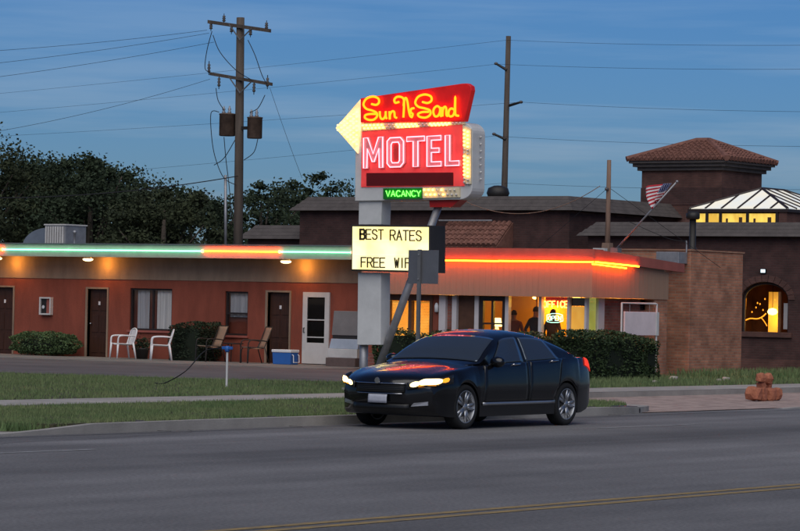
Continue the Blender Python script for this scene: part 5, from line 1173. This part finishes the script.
trees = [(-25, 96, 118, 7.5), (18, 100, 138, 6.5), (60, 104, 152, 6.0), (92, 98, 147, 6.5), (130, 102, 162, 6.5), (165, 97, 176, 6.0), (192, 104, 184, 5.5), (110, 112, 165, 7), (35, 112, 160, 7.0)]
tl2 = ['broad dark tree towering at the end of the tree row', 'tall dark tree behind the rooftop cooler', 'dark tree with pointed top behind the long wing roof', 'bushy dark tree rising behind the wing roof', 'full dark tree behind the neon roof edge', 'lower dark tree with ragged edge behind the roof', 'small dark tree close to the transformer pole', 'dark tree filling the gap at the back of the row', 'dark tree at the back behind the rooftop cooler', 'low dark bushy tree at the foot of the transformer pole']
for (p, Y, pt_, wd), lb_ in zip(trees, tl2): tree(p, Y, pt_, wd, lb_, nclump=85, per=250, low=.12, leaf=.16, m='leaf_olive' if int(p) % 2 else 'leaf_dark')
for (p, Y, pt_, wd), lb_ in zip([(262, 108, 170, 5.0), (292, 112, 182, 5.0), (318, 116, 166, 4.5), (340, 112, 184, 4.0)], ['airy dark tree beside the transformer pole above small grey roof', 'thin dark tree with sky gaps behind grey roof band', 'tall airy dark tree close to the motel sign column', 'small dark tree partly hidden by the motel sign column']):
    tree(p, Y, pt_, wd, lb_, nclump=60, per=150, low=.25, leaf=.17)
# ------------------------------------------------------------------ stones
g = gnd(764, 401, .012)
st = thing('stacked_stones', (g[0], g[1], .012), 'knee-high pile of reddish stones on gravel beside the sidewalk', 'stones')
kx = 61.2 / FPX
def stn(p, y, rw, rh, d=0, name='stone', m='stone_red'): 
    q = px(p, y, g[0] + d); MB().blob((q[0], q[1], q[2]), (rw * kx, rw * kx, rh * kx), rough=.16).build(name, m, st, False)
stn(754, 393.8, 7.6, 7.6); stn(761.5, 394.2, 5.5, 7.4, .0); stn(769, 394.6, 7.2, 7.2, .0); stn(776, 394.8, 5.6, 6.8, -.05)
stn(761.5, 385.5, 4.5, 3.6, .0); stn(768, 385.3, 3.8, 3.2, -.06); stn(760.5, 377.8, 4.8, 4.8, .03); stn(767.5, 378.6, 5.0, 5.2, -.03)
for (p, y, r_) in ((673.5, 380.5, 3.6), (726, 381, 3.2), (719, 381.5, 2.2), (655, 383, 2.0)):
    q = gnd(p, y, .1); o = MB().blob((q[0], q[1], .1 + r_ * .012), (r_ * .026, r_ * .03, r_ * .02), rough=.15).build('stone', 'stone_pale', None, True); tag(o, 'pale loose stone lying at the foot of the brick pier', 'stone', 'pale stones by the pier')
# ------------------------------------------------------------------ the car
def herm(keys):
    xs = np.array([k[0] for k in keys], float); ys = np.array([k[1] for k in keys], float); d = np.diff(ys) / np.diff(xs); m = np.zeros(len(xs)); m[1:-1] = np.where(d[:-1] * d[1:] > 0, 2 * d[:-1] * d[1:] / (d[:-1] + d[1:] + 1e-12), 0); m[0] = d[0]; m[-1] = d[-1]
    def f(x):
        i = int(min(max(np.searchsorted(xs, x) - 1, 0), len(xs) - 2)); h = xs[i + 1] - xs[i]; t = min(max((x - xs[i]) / h, 0), 1)
        return (2 * t**3 - 3 * t * t + 1) * ys[i] + (t**3 - 2 * t * t + t) * h * m[i] + (-2 * t**3 + 3 * t * t) * ys[i + 1] + (t**3 - t * t) * h * m[i + 1]
    return f
ztop = herm([(0, .68), (.06, .75), (.2, .81), (.5, .87), (.9, .93), (1.22, .97), (1.36, 1.0), (1.7, 1.19), (2.05, 1.355), (2.35, 1.43), (2.7, 1.455), (3.1, 1.435), (3.45, 1.375), (3.8, 1.26), (4.15, 1.12), (4.3, 1.085), (4.55, 1.075), (4.72, 1.06), (4.80, .98), (4.845, .86)])
zbelt = herm([(0, .62), (.1, .70), (.3, .76), (.6, .82), (1.0, .87), (1.35, .90), (2.2, .935), (3.2, .98), (3.9, 1.01), (4.4, 1.01), (4.7, .98), (4.8, .90), (4.845, .80)])
Wd = herm([(0, .80), (.1, .85), (.35, .895), (.8, .915), (2.4, .915), (3.6, .915), (4.2, .895), (4.6, .86), (4.8, .82), (4.845, .79)])
zbot = herm([(0, .38), (.05, .27), (.2, .20), (.6, .18), (4.2, .19), (4.6, .24), (4.8, .34), (4.845, .44)])
AXF, AXR, RA, ZC = .96, 3.755, .36, .33
def arch(s):
    z = 0
    for a in (AXF, AXR):
        if abs(s - a) < RA: z = max(z, ZC + math.sqrt(RA * RA - (s - a) ** 2))
    return z
gw = herm([(0, .55), (1.2, .62), (1.36, .80), (1.7, .735), (2.05, .655), (2.4, .60), (3.1, .59), (3.5, .605), (3.8, .66), (4.15, .74), (4.35, .70), (4.845, .55)])
gcab = herm([(0, 0), (1.25, 0), (1.40, 1), (4.1, 1), (4.3, 0), (4.845, 0)])
def section(s):
    W = Wd(s); zb = zbot(s); zl = max(zb, arch(s)); zB = zbelt(s); zt = ztop(s); c = gcab(s); z3 = max(zb + .22, zl + .03); z4 = max(min(.64, zB - .1), zl + .05); z4 = min(z4, zB - .02); z3 = min(z3, z4 - .015)
    rail_y = gw(s); rail_z = zt - (.035 + .05 * (1 - abs(s - 2.75) / 1.4) * c) * (1 if c > 0 else 1); rail_z = max(rail_z, zB + .008 + .0)
    by = W * (.955 if c > .5 else .93); in_y = W * (.885) * c + W * .80 * (1 - c); in_z = zB + .018 + .5 * (1 - c) * max(0, rail_z - zB - .02)
    ry = rail_y; my = in_y + (ry - in_y) * .55 + .02 * c; mz = in_z + (rail_z - in_z) * .55
    return [(0, zb), (W * .66, zb), (W * .67, zl), (W * .975, zl), (W * .985, z3), (W, z4), (by, zB), (in_y, in_z), (my, mz), (ry, rail_z), (ry * .6, zt - .012), (0, zt)]
NT = 11
def S(s, t, side=1, off=0.0):
    P = section(s); i = min(int(t), NT - 1); f = t - i; g = lambda k: np.array(P[min(max(k, 0), NT)])
    if i in (0, 1, 2, 3): q = g(i) * (1 - f) + g(i + 1) * f
    else:
        a = g(i - 1) if i > 4 else 2 * g(i) - g(i + 1); d = g(i + 2) if i < NT - 1 else np.array([-P[NT - 1][0], P[NT - 1][1]])
        b_, c_ = g(i), g(i + 1); q = .5 * ((2 * b_) + (-a + c_) * f + (2 * a - 5 * b_ + 4 * c_ - d) * f * f + (-a + 3 * b_ - 3 * c_ + d) * f ** 3)
    y, z = max(q[0], 0.0), q[1]; r = y / .86
    ss = s + .30 * r ** 2.4 * max(0, 1 - s / .9) ** 1.3 - .30 * r ** 2.4 * max(0, 1 - (4.845 - s) / .8)
    return np.array([side * y, ss, z])
def Sn(s, t, side=1, off=.006):
    p = S(s, t, side); e = .01; du = S(s + e, t, side) - S(s - e, t, side); tt = min(max(t, .02), NT - .02); dv = S(s, tt + .02, side) - S(s, tt - .02, side); n = np.cross(du, dv); n /= (np.linalg.norm(n) + 1e-9)
    c = np.array([0, p[1], .7]); 
    if np.dot(n, p - c) < 0: n = -n
    return p + n * off
CX, CY = -25.25, 35.58
car = thing('black_sedan', (CX, CY + 2.4, 0), 'black four door sedan driving past with headlights on', 'car')
OFF = np.array([CX, CY, 0])
sts = sorted(set(list(np.linspace(0, .3, 9)) + list(np.linspace(.3, 4.5, 75)) + list(np.linspace(4.5, 4.845, 10)) + [a + RA * math.cos(R(d)) for a in (AXF, AXR) for d in range(0, 181, 10)] + [a + sg_ * (RA + .0008) for a in (AXF, AXR) for sg_ in (-1, 1)]))
tt = [0, 1, 2, 3, 3.5, 4, 4.33, 4.66, 5, 5.25, 5.5, 5.75, 6, 6.25, 6.5, 7, 7.5, 8, 8.5, 9, 9.33, 9.66, 10, 10.5, 11]
b = MB(); n = len(tt)
for side in (1, -1):
    vs = [S(s, t, side) + OFF for s in sts for t in tt]; fs = []
    for i in range(len(sts) - 1):
        for j in range(n - 1):
            q = (i * n + j, (i + 1) * n + j, (i + 1) * n + j + 1, i * n + j + 1); fs.append(q if side == 1 else q[::-1])
    fs.append(tuple(range(n)) if side == 1 else tuple(range(n))[::-1]); k = (len(sts) - 1) * n; fs.append(tuple(range(k + n - 1, k - 1, -1)) if side == 1 else tuple(range(k, k + n)))
    b.add(vs, fs)
body = b.build('body', 'carpaint', car, True)
bm = bmesh.new(); bm.from_mesh(body.data); bmesh.ops.remove_doubles(bm, verts=bm.verts, dist=.0004); bmesh.ops.recalc_face_normals(bm, faces=bm.faces); bm.to_mesh(body.data); bm.free()
body.data.polygons.foreach_set('use_smooth', [True] * len(body.data.polygons))
try: body.data.set_sharp_from_angle(angle=R(38))
except Exception: pass
def patch(name, m, corners, side=1, off=.008, nu=10, nv=8, parent=None, both=False):
    # corners: (s,t) at lower front, lower rear, upper rear, upper front
    (a, c, d, e) = [np.array(q, float) for q in corners]; b = MB()
    fn = lambda u, v: tuple(Sn(*(((a * (1 - u) + c * u) * (1 - v) + (e * (1 - u) + d * u) * v)), side, off) + OFF)
    b.grid(fn, nu, nv, flip=(side == -1)); 
    o = b.build(name, m, parent or car, True); md = o.modifiers.new('t', 'SOLIDIFY'); md.thickness = .004; md.offset = 0; return o
def wpatch(name, m, s0, s1, t0, off=.008):                  # patch across the centre line
    b = MB()
    def fn(u, v):
        t = t0 + (NT - t0) * (1 - abs(2 * v - 1)); s0_ = s0; return tuple(Sn(s0 + (s1 - s0) * u, t, 1 if v < .5 else -1, off) + OFF)
    b.grid(fn, 12, 24); o = b.build(name, m, car, True); md = o.modifiers.new('t', 'SOLIDIFY'); md.thickness = .004; md.offset = 0; return o
wpatch('windshield', 'car_glass', 1.40, 2.06, 9.12); wpatch('rear_window', 'car_glass', 3.56, 4.14, 9.15)
for side in (1, -1):
    patch('side_window', 'car_glass', ((1.66, 7.05), (2.62, 7.05), (2.62, 8.8), (2.14, 8.8)), side)
    patch('side_window', 'car_glass', ((2.70, 7.05), (3.62, 7.05), (3.40, 8.8), (2.70, 8.8)), side)
    patch('window_trim', 'chrome', ((1.60, 6.93), (3.86, 6.93), (3.86, 7.0), (1.60, 7.0)), side, .010, 24, 1)
    for (a, c) in ((1.40, 2.645), (2.665, 3.72)):
        dr = patch('door', 'carpaint', ((a, 3.9), (c if c < 3 else 3.40, 3.9), (c, 6.8), (a + .08, 6.8)), side, .002, 14, 12)
        c0_ = c if c < 3 else 3.40
        edge = [(a, 3.9 + (6.8 - 3.9) * q / 12, a + .08 * q / 12) for q in range(13)]
        MB().tube([Sn(e_[2], e_[1], side, .001) + OFF for e_ in edge], .0045, 4).build('seam', 'grille_black', dr)
        MB().tube([Sn(c0_ + (c - c0_) * q / 12, 3.9 + 2.9 * q / 12, side, .001) + OFF for q in range(13)], .0045, 4).build('seam', 'grille_black', dr)
        hx = c - .24; p = Sn(hx, 6.0, side, .02) + OFF; q = Sn(hx - .18, 6.0, side, .02) + OFF
        MB().tube([Sn(hx, 6.0, side, .0) + OFF, p, q, Sn(hx - .18, 6.0, side, .0) + OFF], .014, 6).build('handle', 'chrome', dr, True)
    patch('sill_trim', 'alloy', ((1.38, 3.75), (3.38, 3.75), (3.38, 3.95), (1.38, 3.95)), side, .012, 14, 1)
    # mirror
    p = Sn(1.72, 7.0, side, .0) + OFF; mm = MB().blob((p[0] + side * .14, p[1] - .02, p[2] + .05), (.125, .085, .085), rough=0).build('mirror', 'carpaint', car, True)
    MB().tube([p, (p[0] + side * .1, p[1], p[2] + .02)], .025, 6).build('mirror_arm', 'carpaint', mm)
    # headlight wraps the nose corner; amber corner piece
    hl = MB()
    def hfn(u, v, lo, hi, off):
        y = lo + (hi - lo) * u
        s_ = .0 if y < .72 else (y - .72) * 2.1; t_ = 5.15 + .55 * v + .38 * u * 1.0 - .1 * (1 - v) * u
        r = min(y, .80) / max(section(s_)[5][0], .01)
        p = S(s_, t_, side) if y >= .72 else None
        if p is None:
            zlo = section(0.0)[5][1]; z = .575 + .10 * v + (.20 + .06 * v) * (y - .46) ; q = np.array([side * y, .30 * (y / .86) ** 2.4, z]); 
            return tuple(q + np.array([0, -off, 0]) + OFF)
        z = .575 + .10 * v + (.20 + .06 * v) * (y - .46); xo = S(s_, 5.2, side); q = np.array([xo[0] + side * off * .7, xo[1] - off * .7, z]); return tuple(q + OFF)
    hb = MB(); hb.grid(lambda u, v: hfn(u, v, .46, .95, .012), 14, 3, flip=(side == 1)); ho = hb.build('headlight', 'lamp_housing', car, True); ho.modifiers.new('t', 'SOLIDIFY').thickness = .01
    def ell(lo, hi, v0, v1, off, nm, m):
        e = MB(); e.grid(lambda r, a: hfn(.5 + .5 * r * math.cos(a * 2 * math.pi), (v0 + v1) / 2 + (v1 - v0) / 2 * r * math.sin(a * 2 * math.pi), lo, hi, off + .006 * (1 - r)), 4, 20); return e.build(nm, m, ho, True)
    ell(.50, .66, .12, .98, .022, 'lens', 'headlight'); ell(.62, .80, .22, 1.0, .024, 'lens', 'headlight'); ell(.76, .93, .22, .95, .022, 'marker', 'amber_lamp'); ell(.49, .84, -.02, .42, .019, 'turn_signal', 'amber_lamp')
    # fog lamp
    f_ = S(.02, 4.3, side) + OFF; MB().prism([(CX + side * .52, CY + .30 * (.52 / .86) ** 2.4 - .012, .335), (CX + side * .74, CY + .30 * (.74 / .86) ** 2.4 - .012, .355), (CX + side * .74, CY + .30 * (.74 / .86) ** 2.4 - .012, .41), (CX + side * .56, CY + .30 * (.56 / .86) ** 2.4 - .012, .385)], (0, .03, 0)).build('fog_lamp', 'alloy', car)
    # tail lamp
    patch('tail_light', 'tail_lamp', ((4.50, 5.72), (4.80, 5.66), (4.80, 6.25), (4.54, 6.3)), side, .012, 8, 4)
    patch('pillar', 'grille_black', ((2.615, 7.0), (2.705, 7.0), (2.705, 8.85), (2.615, 8.85)), side, .006, 3, 8)
# grille, plate, bumper intake
def nose(y): return CY + .30 * (abs(y) / .86) ** 2.4
def nosepanel(name, m, y0, y1, zl, zh, off=.012, parent=None, n=12):
    b = MB(); b.grid(lambda u, v: (CX + y0 + (y1 - y0) * u, nose(y0 + (y1 - y0) * u) - off + .03 * max(0, v - .6), zl + (zh - zl) * v), n, 3); o = b.build(name, m, parent or car, True); o.modifiers.new('t', 'SOLIDIFY').thickness = .01; return o
gr = nosepanel('grille', 'grille_black', -.43, .43, .525, .655)
nosepanel('grille_trim', 'chrome', -.44, .44, .656, .672, .02, gr); nosepanel('grille_trim', 'chrome', -.40, .40, .510, .523, .02, gr)
for k in range(4): nosepanel('grille_bar', 'dark_metal', -.42, .42, .545 + k * .027, .551 + k * .027, .018, gr)
MB().lathe([(.045, -.004), (.045, .004)], (CX, nose(0) - .035, .70), axis='y', n=16).build('emblem', 'chrome', car)
nosepanel('lower_intake', 'grille_black', -.5, .5, .29, .37)
nosepanel('licence_plate', 'plate', -.165, .165, .375, .50, .035)
# wheels
def wheel(y, s, side):
    c = (CX + side * .80, CY + s, ZC); wh = thing('wheel_tmp', c, '', ''); 
    for k in ('label', 'category'): del wh[k]
    return c
for s in (AXF, AXR):
    for side in (1, -1):
        c = np.array((CX + side * .79, CY + s, ZC))
        hub = MB().lathe([(.10, -.09), (.10, .06)], c, axis='x', n=16); w_ = hub.build('wheel', 'dark_metal', car, True)
        MB().lathe([(.240, -.105), (.30, -.11), (.325, -.09), (.33, -.04), (.33, .04), (.325, .09), (.30, .11), (.240, .105), (.240, -.105)], c, axis='x', n=40).build('tyre', 'tyre', w_, True)
        rm = MB(); x_ = side * .085
        rm.lathe([(.228, -.10), (.250, -.10), (.250, .10), (.234, .108), (.228, .10), (.228, -.10)], c, axis='x', n=36)
        for k in range(5):
            for dd in (-.16, .16):
                a = 2 * math.pi * k / 5 + dd; a2 = 2 * math.pi * k / 5 + dd * 1.15
                p0 = c + np.array([x_ - side * .01, .05 * math.cos(a), .05 * math.sin(a)]); p1 = c + np.array([x_, .232 * math.cos(a2), .232 * math.sin(a2)]); rm.tube([p0, p1], [.026, .021], 6)
        rm.lathe([(.02, side * .0), (.055, side * .0 + .001), (.05, side * .02)], c + np.array([x_ - side * .005, 0, 0]), axis='x', n=14)
        rm.build('rim', 'alloy', w_, True); MB().lathe([(.15, -.01), (.15, .01)], c + np.array([side * .03, 0, 0]), axis='x', n=24).build('brake_disc', 'grey_metal', w_)
